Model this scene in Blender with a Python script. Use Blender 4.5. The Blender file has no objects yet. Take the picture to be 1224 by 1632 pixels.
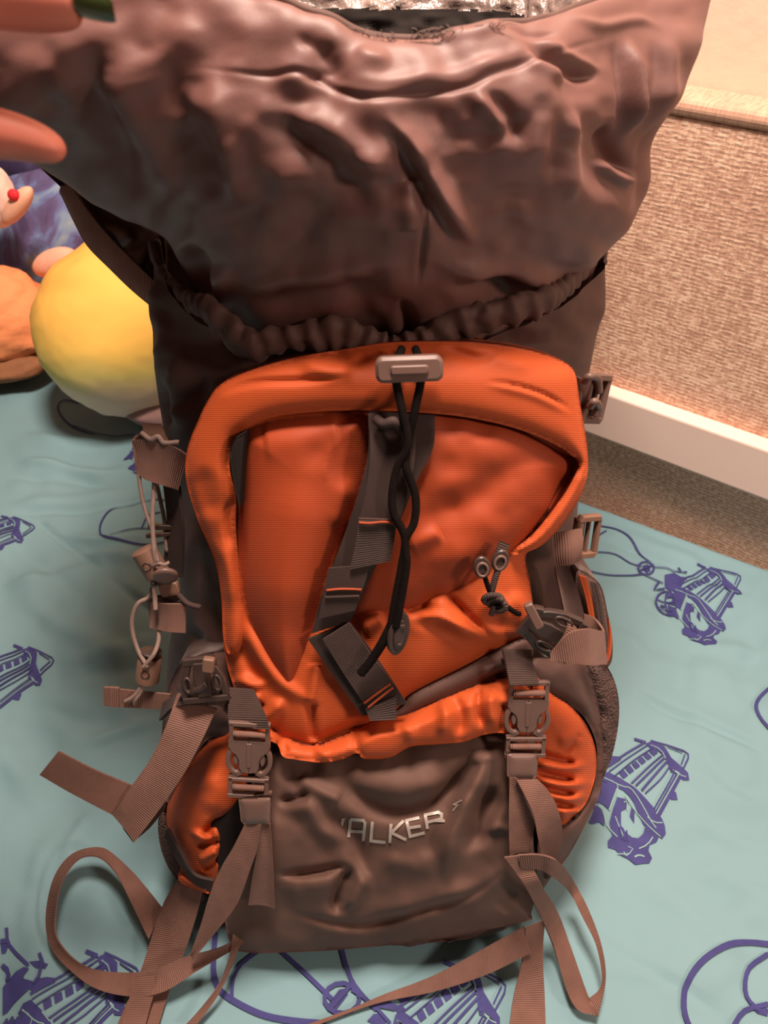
import bpy, bmesh, math
import numpy as np
from mathutils import Vector, Matrix
from mathutils.geometry import delaunay_2d_cdt
S = bpy.context.scene
COL = S.collection
# ---------------------------------------------------------------- camera
W_PX, H_PX, F_PX = 1224.0, 1632.0, 1226.0
PITCH = math.radians(43.0)
CAM = np.array([0.0, 0.0, 0.8175])
cam = bpy.data.objects.new('camera', bpy.data.cameras.new('camera'))
COL.objects.link(cam); S.camera = cam
cam.location = CAM; cam.rotation_euler = (math.pi/2 - PITCH, 0, 0)
cam.data.sensor_fit = 'VERTICAL'; cam.data.sensor_height = 34.6; cam.data.sensor_width = 25.95
cam.data.lens = 26.0; cam.data.clip_start = 0.02
cam.data.dof.use_dof = True; cam.data.dof.focus_distance = 0.70; cam.data.dof.aperture_fstop = 9.0
# ---------------------------------------------------------------- world, lamps, exposure
world = bpy.data.worlds.new('world'); S.world = world; world.use_nodes = True
wb = world.node_tree.nodes['Background']
wb.inputs[0].default_value = (1.0, 0.56, 0.42, 1); wb.inputs[1].default_value = 0.10
S.view_settings.view_transform = 'Standard'; S.view_settings.look = 'None'
S.view_settings.gamma = 1.0; S.view_settings.use_curve_mapping = False
S.view_settings.exposure = 0.0
def area(name, loc, target, size, power, color):
    l = bpy.data.lights.new(name, 'AREA'); l.shape = 'DISK'; l.size = size; l.energy = power; l.color = color
    o = bpy.data.objects.new(name, l); COL.objects.link(o); o.location = loc
    o.rotation_euler = (Vector(target) - Vector(loc)).to_track_quat('-Z', 'Y').to_euler()
    return o
area('ceiling_lamp', (0.03, 0.53, 2.00), (0.1, 0.6, 0.2), 0.40, 64, (1.0, 0.79, 0.66))
area('corner_lamp', (1.55, -0.75, 1.70), (0.6, 0.8, 0.25), 0.35, 22, (1.0, 0.77, 0.64))
# ---------------------------------------------------------------- maths helpers
CP, SP = math.cos(PITCH), math.sin(PITCH)
def ray(px, py):
    u = (np.asarray(px, float) - W_PX/2)/F_PX; v = -(np.asarray(py, float) - H_PX/2)/F_PX
    return np.stack([u, CP + SP*v, -SP + CP*v], -1)
def T(px, py, t): return CAM + ray(px, py)*np.asarray(t, float)[..., None]
def proj(P):
    d = np.asarray(P) - CAM
    dep = d[..., 1]*CP - d[..., 2]*SP; up = d[..., 1]*SP + d[..., 2]*CP
    dep = np.where(dep < 0.12, np.nan, dep)
    return W_PX/2 + F_PX*d[..., 0]/dep, H_PX/2 - F_PX*up/dep
LEAN = math.radians(25)
_r = ray(610, 1503); BASE = CAM + _r*(CAM[2]/-_r[2]); BASE[0] = 0
PN = np.array([0, -math.cos(LEAN), math.sin(LEAN)]); PW = np.array([0, math.sin(LEAN), math.cos(LEAN)]); PU = np.array([1., 0, 0])
def W(px, py, n):                       # a point n metres in front of the pack's leaning front plane
    d = ray(px, py); n = np.asarray(n, float)
    t = ((BASE - CAM) @ PN + n)/(d @ PN)
    return CAM + d*t[..., None]
def Z(px, py, z):                       # a point z metres above the mattress plane
    d = ray(px, py); t = (np.asarray(z, float) - CAM[2])/d[..., 2]
    return CAM + d*t[..., None]
def nf(px, py):                         # the convex front of the packed bag
    q = np.clip(np.abs((np.asarray(px, float) - 606)/335), 0, 1.1)
    return 0.030*(1 - q**3) + 0.012*np.exp(-((np.asarray(py, float) - 1330)/130)**2)
def A(px, py, dn=0.0): return W(px, py, nf(px, py) + dn)
def cr(P, u, closed=False):
    """Catmull-Rom over the first axis at parameters u (0..n-1, or 0..n when closed)"""
    P = np.asarray(P, float); n = len(P); u = np.asarray(u, float)
    i = np.floor(u).astype(int)
    if closed:
        i0 = i % n; f = u - i; a, b, c, d = P[(i0-1) % n], P[i0], P[(i0+1) % n], P[(i0+2) % n]
    else:
        i = np.clip(i, 0, n-2); f = u - i
        Q = np.concatenate([[2*P[0]-P[1]], P, [2*P[-1]-P[-2]]])
        a, b, c, d = Q[i], Q[i+1], Q[i+2], Q[i+3]
    f = f.reshape(f.shape + (1,)*(P.ndim-1))
    return 0.5*(2*b + (c-a)*f + (2*a-5*b+4*c-d)*f**2 + (3*b-a-3*c+d)*f**3)
def dens(pts, m, closed=False):
    n = len(pts); return cr(pts, np.linspace(0, n if closed else n-1, m, endpoint=not closed), closed)
def poly_len(pts, closed=True):
    p = np.asarray(pts, float); q = np.roll(p, -1, 0)
    d = np.linalg.norm(q-p, axis=1); return d.sum() if closed else d[:-1].sum()
def resample(pts, step, closed=True, smooth=True):
    p = np.asarray(pts, float)
    if smooth: p = dens(p, len(p)*10, closed)
    if closed: p = np.concatenate([p, p[:1]])
    s = np.concatenate([[0], np.cumsum(np.linalg.norm(np.diff(p[:, :2], axis=0), axis=1))])
    m = max(4, int(s[-1]/step)); t = np.linspace(0, s[-1], m+1)
    if closed: t = t[:-1]
    return np.stack([np.interp(t, s, p[:, k]) for k in range(p.shape[1])], 1)
def seg_dist(x, y, pts, closed=False):
    pts = np.asarray(pts, float); best = np.full(np.shape(x), 1e9)
    n = len(pts); rng = range(n if closed else n-1)
    for i in rng:
        a = pts[i][:2]; b = pts[(i+1) % n][:2]; ab = b-a; L = ab@ab + 1e-9
        t = np.clip(((x-a[0])*ab[0] + (y-a[1])*ab[1])/L, 0, 1)
        best = np.fmin(best, np.hypot(x-a[0]-t*ab[0], y-a[1]-t*ab[1]))
    return best
def seg_dist_s(x, y, pts):                # distance to a line and how far along it (0..1)
    pts = np.asarray(pts, float); best = np.full(np.shape(x), 1e9); bs = np.zeros(np.shape(x))
    L_ = np.concatenate([[0], np.cumsum(np.linalg.norm(np.diff(pts[:, :2], axis=0), axis=1))])
    for i in range(len(pts)-1):
        a = pts[i][:2]; ab = pts[i+1][:2]-a; L = ab@ab + 1e-9
        t = np.clip(((x-a[0])*ab[0] + (y-a[1])*ab[1])/L, 0, 1)
        d = np.hypot(x-a[0]-t*ab[0], y-a[1]-t*ab[1]); k = d < best
        best = np.where(k, d, best); bs = np.where(k, (L_[i]+t*math.sqrt(L))/L_[-1], bs)
    return best, bs
def inside(x, y, pts):
    pts = np.asarray(pts, float); r = np.zeros(np.shape(x), bool); n = len(pts)
    for i in range(n):
        x0, y0 = pts[i][:2]; x1, y1 = pts[(i+1) % n][:2]
        if y0 == y1: continue
        c = (y0 > y) != (y1 > y); r ^= c & (x < (x1-x0)*(y-y0)/(y1-y0) + x0)
    return r
def _h(i, j, s):
    n = (i*374761393 + j*668265263 + s*974634777) & 0xffffffff
    n = ((n ^ (n >> 13))*1274126177) & 0xffffffff
    return ((n ^ (n >> 16)) & 0xffff)/65535.0
def vnoise(x, y, s=0):
    x = np.nan_to_num(np.asarray(x, float)); y = np.nan_to_num(np.asarray(y, float))
    i = np.floor(x).astype(np.int64); j = np.floor(y).astype(np.int64); u = x-i; v = y-j
    u = u*u*u*(u*(6*u-15)+10); v = v*v*v*(v*(6*v-15)+10)
    return ((_h(i, j, s)*(1-u) + _h(i+1, j, s)*u)*(1-v) + (_h(i, j+1, s)*(1-u) + _h(i+1, j+1, s)*u)*v)*2 - 1
def feats(x, y, fs):
    """relief: ('r', pts, width, amp) a ridge or crease; ('p', poly, amp, soft) a raised patch; ('n', scale, amp, seed)"""
    h = np.zeros(np.shape(x))
    for f in fs:
        if f[0] == 'r':
            p = dens(f[1], len(f[1])*4) if len(f[1]) > 2 else np.array(f[1], float)
            d, s_ = seg_dist_s(x, y, p); e = np.clip(np.minimum(s_, 1-s_)/(.32 if len(f[1]) > 2 else .05)+.05, 0, 1); e = e*e*(3-2*e)
            v = f[3]*e*np.exp(-(d/(f[2]*(.65+.45*e)))**2)
        elif f[0] == 'p':
            d = seg_dist(x, y, f[1], True); s = np.where(inside(x, y, f[1]), d, -d)
            v = f[2]/(1+np.exp(-np.clip(s/f[3]*2.5, -30, 30)))
        else: v = f[2]*(vnoise(x/f[1], y/f[1], f[3]) + .5*vnoise(x*2.1/f[1], y*2.1/f[1], f[3]+7))
        h += np.nan_to_num(v)
    return h
# ---------------------------------------------------------------- object helpers
def tag(o, label=None, cat=None, group=None, kind=None):
    if label: o['label'] = label
    if cat: o['category'] = cat
    if group: o['group'] = group
    if kind: o['kind'] = kind
    return o
def empty(name, loc, label, cat, rot=0):
    o = bpy.data.objects.new(name, None); COL.objects.link(o); o.location = loc; o.rotation_euler = (0, 0, rot)
    o.empty_display_size = .05
    return tag(o, label, cat)
def wloc(o):
    v = Vector((0, 0, 0))
    while o: v += o.location; o = o.parent
    return v
def mk(name, V, F, mat, parent=None, uv=None, smooth=True, label=None, mi=None, angle=None):
    V = np.asarray(V, float)
    if parent: V = V - np.array(wloc(parent))
    me = bpy.data.meshes.new(name); me.from_pydata(V.tolist(), [], [list(map(int, f)) for f in F])
    mats = mat if isinstance(mat, (list, tuple)) else [mat]
    for m in mats: me.materials.append(m)
    if mi is not None: me.polygons.foreach_set('material_index', np.asarray(mi, np.int32))
    if smooth: me.polygons.foreach_set('use_smooth', [True]*len(me.polygons))
    if uv is not None:
        ul = me.uv_layers.new(name='uv'); li = np.zeros(len(me.loops), np.int32); me.loops.foreach_get('vertex_index', li)
        ul.data.foreach_set('uv', np.asarray(uv, float)[li].astype(np.float32).ravel())
    me.validate(); me.update()
    if smooth and angle: me.set_sharp_from_angle(angle=math.radians(angle))
    o = bpy.data.objects.new(name, me); COL.objects.link(o)
    if parent: o.parent = parent
    if label: o['label'] = label
    return o
class MB:
    def __init__(s): s.V = []; s.F = []; s.U = []
    def add(s, V, F, U=None):
        b = len(s.V); V = np.asarray(V, float); s.V += V.tolist(); s.F += [[b+int(i) for i in f] for f in F]
        s.U += (np.zeros((len(V), 2)) if U is None else np.asarray(U)).tolist(); return s
    def build(s, name, mat, parent=None, **k): return mk(name, s.V, s.F, mat, parent, uv=s.U, **k)
def panel(out, mat, name, parent, nfun, step=6, skirt=.02, soft=18, bulge=.01, fs=(), smooth_out=True, point=A, sk_dir=None, label=None, mb=None):
    """a sewn cloth panel: outline in photo pixels laid on the bag's front, pillowed, creased and closed by a rim that goes back"""
    b = resample(out, step, True, smooth_out); n = len(b)
    x0, y0 = b.min(0)[:2]; x1, y1 = b.max(0)[:2]
    gx, gy = np.meshgrid(np.arange(x0, x1, step), np.arange(y0, y1, step*.87))
    gx = gx + (np.arange(gx.shape[0]) % 2)[:, None]*step*.5
    gx, gy = gx.ravel(), gy.ravel(); d = seg_dist(gx, gy, b, True); k = inside(gx, gy, b) & (d > step*.6)
    P = np.concatenate([b[:, :2], np.stack([gx[k], gy[k]], 1)])
    r = delaunay_2d_cdt([Vector(p) for p in P], [], [list(range(n))], 1, 1e-6)
    Q = np.array([tuple(v) for v in r[0]]); F = [list(f) for f in r[2]]; orig = r[3]
    idx = {}
    for i, o in enumerate(orig):
        for j in o:
            if j < n: idx[j] = i
    x, y = Q[:, 0], Q[:, 1]; d = seg_dist(x, y, b, True)
    h = nfun(x, y) if callable(nfun) else np.full(len(x), float(nfun))
    h = h + bulge*(1-np.exp(-d/soft)) + feats(x, y, fs)
    V = point(x, y, h)
    # orient
    f0 = F[0]; nn = np.cross(V[f0[1]]-V[f0[0]], V[f0[2]]-V[f0[0]])
    if nn @ (CAM-V[f0[0]]) < 0: F = [f[::-1] for f in F]
    sd = (-PN if sk_dir is None else np.asarray(sk_dir))*skirt
    loop = [idx[j] for j in range(n) if j in idx]
    m = len(V); V2 = np.concatenate([V, V[loop]+sd, V]) if False else np.concatenate([V, V[loop]+sd])
    G = []
    L = len(loop)
    area2 = np.sum(b[:, 0]*np.roll(b[:, 1], -1) - np.roll(b[:, 0], -1)*b[:, 1])
    for i in range(L):
        j = (i+1) % L; q = [loop[i], m+i, m+j, loop[j]]
        G.append(q if area2 > 0 else q[::-1])
    uv = np.concatenate([Q, Q[loop]])/1000.0
    if mb is not None: mb.add(V2, F+G, uv); return None
    return mk(name, V2, F+G, mat, parent, uv=uv, label=label)
def loft(R, ns, nk, cs=False):
    R = np.asarray(R, float); G = dens(R, ns, cs); G = np.swapaxes(dens(np.swapaxes(G, 0, 1), nk, True), 0, 1); return G
def grid_faces(a, b, closed_b=True, closed_a=False):
    F = []
    for i in range(a if closed_a else a-1):
        for j in range(b if closed_b else b-1):
            F.append([i*b+j, i*b+(j+1) % b, ((i+1) % a)*b+(j+1) % b, ((i+1) % a)*b+j])
    return F
def gnormals(G, closed=True):
    ds = np.gradient(G, axis=0)
    dk = np.roll(G, -1, 1)-np.roll(G, 1, 1) if closed else np.gradient(G, axis=1)
    n = np.cross(dk, ds); n /= np.linalg.norm(n, axis=-1, keepdims=True)+1e-12
    return n
def sweep(pts, r, mat, name, parent, n=10, m=None, closed=False, label=None, mb=None, flat=1.0, raw=False):
    """round cord through 3-D points; r scalar or per point"""
    P = np.asarray(pts, float); k = len(P)
    m = m or max(8, k*8)
    rr = np.full(k, r, float) if np.isscalar(r) else np.asarray(r, float)
    if not raw:
        C = dens(P, m, closed); rr = dens(rr[:, None], m, closed)[:, 0]
    else: C = P; m = k
    Tn = np.gradient(C, axis=0) if not closed else np.roll(C, -1, 0)-np.roll(C, 1, 0)
    Tn /= np.linalg.norm(Tn, axis=1, keepdims=True)+1e-12
    v = np.cross(Tn[0], [0.3, .2, .9]); v /= np.linalg.norm(v); V = []; U = []
    s = 0
    for i in range(m):
        v = v - Tn[i]*(v@Tn[i]); v /= np.linalg.norm(v); w = np.cross(Tn[i], v)
        if i: s += np.linalg.norm(C[i]-C[i-1])
        for j in range(n):
            a = 2*math.pi*j/n; V.append(C[i]+rr[i]*(math.cos(a)*v+flat*math.sin(a)*w)); U.append((s, j/n*.02))
    F = grid_faces(m, n, True, closed)
    if not closed:
        V += [C[0], C[-1]]; U += [(0, 0), (s, 0)]; a, b = len(V)-2, len(V)-1
        F += [[a, (j+1) % n, j] for j in range(n)] + [[b, (m-1)*n+j, (m-1)*n+(j+1) % n] for j in range(n)]
    F = [f[::-1] for f in F]
    if mb is not None: mb.add(V, F, U); return None
    return mk(name, V, F, mat, parent, uv=U, label=label)
def strip(ea, eb, mat, name, parent, th=.0014, cross=5, m=None, smooth=True, label=None, mb=None, curl=0.0):
    """flat webbing between two 3-D edge lines"""
    ea = np.asarray(ea, float); eb = np.asarray(eb, float)
    k = len(ea); m = m or max(2, (k-1)*8+1)
    if smooth and k > 2: a = dens(ea, m); b = dens(eb, m)
    else:
        t = np.linspace(0, k-1, m); a = np.stack([np.interp(t, range(k), ea[:, i]) for i in range(3)], 1); b = np.stack([np.interp(t, range(k), eb[:, i]) for i in range(3)], 1)
    w = np.linspace(0, 1, cross); G = a[:, None]*(1-w)[None, :, None] + b[:, None]*w[None, :, None]
    nn = gnormals(G, False)
    if curl: G = G + nn*(curl*(4*w*(1-w)))[None, :, None]
    s = np.concatenate([[0], np.cumsum(np.linalg.norm(np.diff((a+b)/2, axis=0), axis=1))])
    wd = np.linalg.norm(a-b, axis=1).mean()
    T1 = G+nn*th/2; T2 = G-nn*th/2; N = m*cross
    V = np.concatenate([T1.reshape(-1, 3), T2.reshape(-1, 3)])
    U = np.stack([np.repeat(s, cross), np.tile(w*wd, m)], 1); U = np.concatenate([U, U])
    F1 = grid_faces(m, cross, False); F = [f for f in F1] + [[i+N for i in f[::-1]] for f in F1]
    for i in range(m-1):
        F.append([i*cross, (i+1)*cross, (i+1)*cross+N, i*cross+N]); j = cross-1
        F.append([(i+1)*cross+j, i*cross+j, i*cross+j+N, (i+1)*cross+j+N])
    for j in range(cross-1):
        F.append([j+1, j, j+N, j+1+N]); b0 = (m-1)*cross; F.append([b0+j, b0+j+1, b0+j+1+N, b0+j+N])
    F = [f[::-1] for f in F]
    if mb is not None: mb.add(V, F, U); return None
    return mk(name, V, F, mat, parent, uv=U, label=label, angle=50)
def PA(l): return np.array([A(*p) for p in l])                 # pixel + height off the bag's front
def PT(l): return np.array([T(*p) for p in l])
def PZ(l): return np.array([Z(*p) for p in l])
def extr(poly, z0, z1, fr, bev=.0006, holes=()):
    """prism of a 2-D outline in a local frame fr=(origin,u,v,n), with bevelled rims; returns V,F"""
    p = np.asarray(poly, float)
    if np.sum(p[:, 0]*np.roll(p[:, 1], -1)-np.roll(p[:, 0], -1)*p[:, 1]) < 0: p = p[::-1]
    c = p.mean(0); e = np.roll(p, -1, 0)-p; e /= np.linalg.norm(e, axis=1, keepdims=True)+1e-12
    nr = np.stack([e[:, 1], -e[:, 0]], 1); vn = nr+np.roll(nr, 1, 0); vn /= np.maximum(np.linalg.norm(vn, axis=1, keepdims=True), .5)
    rings = [(p-vn*bev, z0), (p, z0+bev), (p, z1-bev), (p-vn*bev, z1)]
    o, u, v, n = fr; V = []; k = len(p)
    for q, z in rings: V += [o+a*u+b*v+z*n for a, b in q]
    F = grid_faces(4, k, True)
    F += [[i for i in range(k)][::-1], [3*k+i for i in range(k)]]
    return V, F
def frame(px, py, n, ang=0, mirror=1, tilt=0, yaw=0, o=None):
    """local frame on the bag's front: ang rotates in the plane, tilt/yaw turn it out of the plane"""
    o = A(px, py, n) if o is None else np.asarray(o)
    R = Matrix.Rotation(math.radians(ang), 3, Vector(PN)); u = R@Vector(PU); v = R@Vector(PW); nn = Vector(PN)
    if yaw: q = Matrix.Rotation(math.radians(yaw), 3, v); u = q@u; nn = q@nn
    if tilt: q = Matrix.Rotation(math.radians(tilt), 3, u); v = q@v; nn = q@nn
    return (o, np.array(u)*mirror, np.array(v), np.array(nn))
def rect(x0, y0, x1, y1, r=0.0, k=4):
    if r <= 0: return [(x0, y0), (x1, y0), (x1, y1), (x0, y1)]
    P = []
    for cx, cy, a in ((x1-r, y0+r, -90), (x1-r, y1-r, 0), (x0+r, y1-r, 90), (x0+r, y0+r, 180)):
        for i in range(k+1):
            t = math.radians(a+90*i/k); P.append((cx+r*math.cos(t), cy+r*math.sin(t)))
    return P
# ---------------------------------------------------------------- materials
def mat(name, col, rough=.7, noise=None, bump=None, sheen=0, spec=.3, coord='Object', col2=None, metal=0, extra=None):
    m = bpy.data.materials.new(name); m.use_nodes = True; nt = m.node_tree; N = nt.nodes; L = nt.links
    b = N['Principled BSDF']; b.inputs['Roughness'].default_value = rough; b.inputs['Specular IOR Level'].default_value = spec
    b.inputs['Base Color'].default_value = (*col, 1); b.inputs['Metallic'].default_value = metal
    if sheen: b.inputs['Sheen Weight'].default_value = sheen; b.inputs['Sheen Roughness'].default_value = .45; b.inputs['Sheen Tint'].default_value = (*[min(1, c*2+.2) for c in col], 1)
    tc = N.new('ShaderNodeTexCoord')
    if noise:
        n = N.new('ShaderNodeTexNoise'); n.inputs['Scale'].default_value = noise[0]; n.inputs['Detail'].default_value = 5
        L.new(tc.outputs[coord], n.inputs['Vector'])
        mx = N.new('ShaderNodeMix'); mx.data_type = 'RGBA'
        r = N.new('ShaderNodeMapRange'); r.inputs[1].default_value = .3; r.inputs[2].default_value = .7; L.new(n.outputs[0], r.inputs[0]); L.new(r.outputs[0], mx.inputs[0])
        c2 = col2 or tuple(c*(1-noise[1]) for c in col)
        mx.inputs[6].default_value = (*c2, 1); mx.inputs[7].default_value = (*(col if col2 else tuple(c*(1+noise[1]) for c in col)), 1)
        L.new(mx.outputs[2], b.inputs['Base Color'])
    if bump:
        kind, sc, st, di = bump
        if kind == 'noise':
            t = N.new('ShaderNodeTexNoise'); t.inputs['Scale'].default_value = sc; t.inputs['Detail'].default_value = 3; L.new(tc.outputs[coord], t.inputs['Vector']); h = t.outputs[0]
        elif kind in ('ribu', 'ribw', 'ribz'):
            t = N.new('ShaderNodeTexWave'); t.wave_type = 'BANDS'; t.bands_direction = {'ribu': 'X', 'ribw': 'Y', 'ribz': 'Z'}[kind]
            t.inputs['Scale'].default_value = sc; t.inputs['Distortion'].default_value = .6; t.inputs['Detail'].default_value = 1; t.inputs['Detail Scale'].default_value = 2
            L.new(tc.outputs['UV' if kind != 'ribz' else 'Object'], t.inputs['Vector']); h = t.outputs[1]
        elif kind == 'weave':
            a = N.new('ShaderNodeTexWave'); a.bands_direction = 'X'; c = N.new('ShaderNodeTexWave'); c.bands_direction = 'Y'
            for q in (a, c): q.inputs['Scale'].default_value = sc; q.inputs['Distortion'].default_value = .3; L.new(tc.outputs['UV'], q.inputs['Vector'])
            mm = N.new('ShaderNodeMath'); mm.operation = 'MULTIPLY'; L.new(a.outputs[1], mm.inputs[0]); L.new(c.outputs[1], mm.inputs[1]); h = mm.outputs[0]
        elif kind == 'vor':
            t = N.new('ShaderNodeTexVoronoi'); t.inputs['Scale'].default_value = sc; L.new(tc.outputs[coord], t.inputs['Vector']); h = t.outputs[0]
        bp = N.new('ShaderNodeBump'); bp.inputs['Strength'].default_value = st; bp.inputs['Distance'].default_value = di
        L.new(h, bp.inputs['Height']); L.new(bp.outputs[0], b.inputs['Normal'])
    if extra: extra(nt, b, tc)
    return m
GREY = mat('grey_nylon', (.085, .043, .035), .66, noise=(9, .12), bump=('weave', 260, .10, .0005), sheen=.25)
COLLARM = mat('thin_grey_nylon', (.145, .062, .052), .55, noise=(14, .08), bump=('noise', 420, .10, .0008), sheen=.12, spec=.5)
GREYSM = mat('grey_panel', (.112, .060, .046), .72, noise=(10, .08), bump=('weave', 300, .08, .0004), sheen=.15)
LINING = mat('silvery_lining', (.22, .155, .135), .36, noise=(22, .5), bump=('noise', 110, .8, .004), spec=.7)
ORANGE = mat('orange_nylon_shaded', (.325, .048, .012), .62, noise=(12, .05), bump=('ribw', 95, .16, .0006), sheen=.10)  # same nylon, darkened for the shade on the faces under the hood
ORANGEB = mat('orange_nylon_lit', (.460, .076, .017), .60, noise=(12, .05), bump=('ribw', 95, .25, .0007), sheen=.1)  # lighter copy of that nylon, for the lit hood and pockets
WEB = mat('grey_webbing', (0.188, 0.096, 0.074), .75, noise=(60, .12), bump=('ribu', 180, .6, .0009), sheen=.15)
WEBD = mat('dark_webbing', (.058, .034, .029), .7, noise=(60, .1), bump=('ribu', 180, .7, .001), sheen=.1)
WEBFLAT = mat('smooth_dark_webbing', (.042, .025, .022), .75, noise=(60, .1), bump=('noise', 900, .2, .0005))
PLAST = mat('grey_plastic', (0.136, 0.078, 0.063), .42, noise=(70, .05), bump=('noise', 500, .08, .0004), spec=.5)
PLASTD = mat('dark_plastic', (.045, .027, .023), .42, noise=(70, .05), bump=('noise', 500, .08, .0004), spec=.5)
LOCKM = mat('brown_grey_plastic', (0.170, 0.092, 0.064), .5, noise=(70, .05), bump=('noise', 400, .1, .0004))
CORD = mat('black_cord', (.008, .005, .0045), .9, noise=(200, .2), bump=('ribu', 350, .5, .0005), spec=.08)
CORDG = mat('grey_elastic_cord', (0.238, 0.164, 0.140), .7, noise=(200, .1), bump=('ribu', 450, .5, .0004))
STITCH = mat('orange_thread', (.32, .055, .018), .7, noise=(200, .1))
BIND = mat('dark_binding', (.05, .034, .032), .8, noise=(80, .15), bump=('ribu', 160, .4, .0006))
MESHM = mat('dark_mesh', (.085, .048, .042), .85, noise=(300, .25), bump=('vor', 420, .9, .002), coord='Object')
LIDM = mat('brightened_edge_tape', (.40, .245, .205), .75, noise=(60, .12), bump=('ribu', 150, .6, .001))  # colour raised to look lit, though the collar shades this tape
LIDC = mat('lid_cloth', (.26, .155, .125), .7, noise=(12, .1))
DARK = mat('dark_cloth_and_gap_shade', (.010, .006, .005), .9, noise=(20, .1))  # black cloth; on the pocket gap sheets it stands for shade
REFL = mat('reflective_print', (0.375, 0.323, 0.285), .4, noise=(200, .05), spec=.6)
SKIN = mat('skin', (0.540, 0.165, 0.112), .5, noise=(40, .08), bump=('noise', 300, .12, .0008))
SKIN.node_tree.nodes['Principled BSDF'].inputs['Subsurface Weight'].default_value = .15
SKIN.node_tree.nodes['Principled BSDF'].inputs['Subsurface Scale'].default_value = .01
NAIL = mat('green_nail_polish', (.045, .065, .018), .2, noise=(30, .05), spec=.6)
INK = mat('blue_print_ink', (0.045, 0.046, 0.174), .75, noise=(60, .14))
INKL = mat('teal_print_gap', (0.210, 0.364, 0.350), .75, noise=(60, .05))
PLASTER = mat('warm_plaster', (.80, .60, .465), .85, noise=(6, .03), bump=('noise', 55, .25, .003))
RAILM = mat('cream_rail', (0.883, 0.670, 0.577), .5, noise=(3, .03), bump=('noise', 30, .04, .001))
def weave_nodes(nt, b, tc):
    N, L = nt.nodes, nt.links
    def layer(sx, sy, sz):
        mp = N.new('ShaderNodeMapping'); mp.inputs['Scale'].default_value = (sx, sy, sz); L.new(tc.outputs['Object'], mp.inputs['Vector'])
        n = N.new('ShaderNodeTexNoise'); n.inputs['Scale'].default_value = 1; n.inputs['Detail'].default_value = 2.5; L.new(mp.outputs[0], n.inputs['Vector']); return n.outputs[0]
    h = layer(130, 40, 360); v = layer(380, 40, 90); big = layer(6, 6, 10)
    wv = N.new('ShaderNodeTexWave'); wv.bands_direction = 'Z'; wv.inputs['Scale'].default_value = 62; wv.inputs['Distortion'].default_value = 2.2; wv.inputs['Detail'].default_value = 2; wv.inputs['Detail Scale'].default_value = .9
    L.new(tc.outputs['Object'], wv.inputs['Vector'])
    def mad(a, k, c):
        q = N.new('ShaderNodeMath'); q.operation = 'MULTIPLY_ADD'; L.new(a, q.inputs[0]); q.inputs[1].default_value = k
        if c is None: q.inputs[2].default_value = 0
        else: L.new(c, q.inputs[2])
        return q.outputs[0]
    hh = mad(wv.outputs[1], .16, mad(v, .5, mad(h, .9, None))); tot = mad(big, .3, hh)
    r = N.new('ShaderNodeValToRGB'); e = r.color_ramp.elements
    e[0].position = .62; e[0].color = (.50, .28, .20, 1); e[1].position = .92; e[1].color = (.92, .66, .49, 1)
    x = e.new(.78); x.color = (.72, .44, .31, 1)
    mr = N.new('ShaderNodeMath'); mr.operation = 'MULTIPLY'; L.new(tot, mr.inputs[0]); mr.inputs[1].default_value = .82
    L.new(mr.outputs[0], r.inputs[0]); L.new(r.outputs[0], b.inputs['Base Color'])
    bp = N.new('ShaderNodeBump'); bp.inputs['Strength'].default_value = .5; bp.inputs['Distance'].default_value = .0015
    L.new(hh, bp.inputs['Height']); L.new(bp.outputs[0], b.inputs['Normal'])
WOVEN = mat('woven_beige_fabric', (.5, .3, .2), .8, extra=weave_nodes)
def welt_nodes(nt, b, tc):
    N, L = nt.nodes, nt.links
    mp = N.new('ShaderNodeMapping'); mp.inputs['Scale'].default_value = (330, 60, 60); L.new(tc.outputs['Object'], mp.inputs['Vector'])
    n = N.new('ShaderNodeTexNoise'); n.inputs['Scale'].default_value = 1; L.new(mp.outputs[0], n.inputs['Vector'])
    r = N.new('ShaderNodeValToRGB'); e = r.color_ramp.elements; e[0].position = .3; e[0].color = (.45, .26, .18, 1); e[1].position = .7; e[1].color = (.62, .38, .27, 1)
    L.new(n.outputs[0], r.inputs[0]); L.new(r.outputs[0], b.inputs['Base Color'])
WELT = mat('beige_welt_fabric', (.6, .36, .24), .8, extra=welt_nodes)
DUVET = mat('teal_cotton', (.185, .325, .365), .8, noise=(3, .04), bump=('noise', 700, .12, .0005), sheen=.1)
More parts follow.
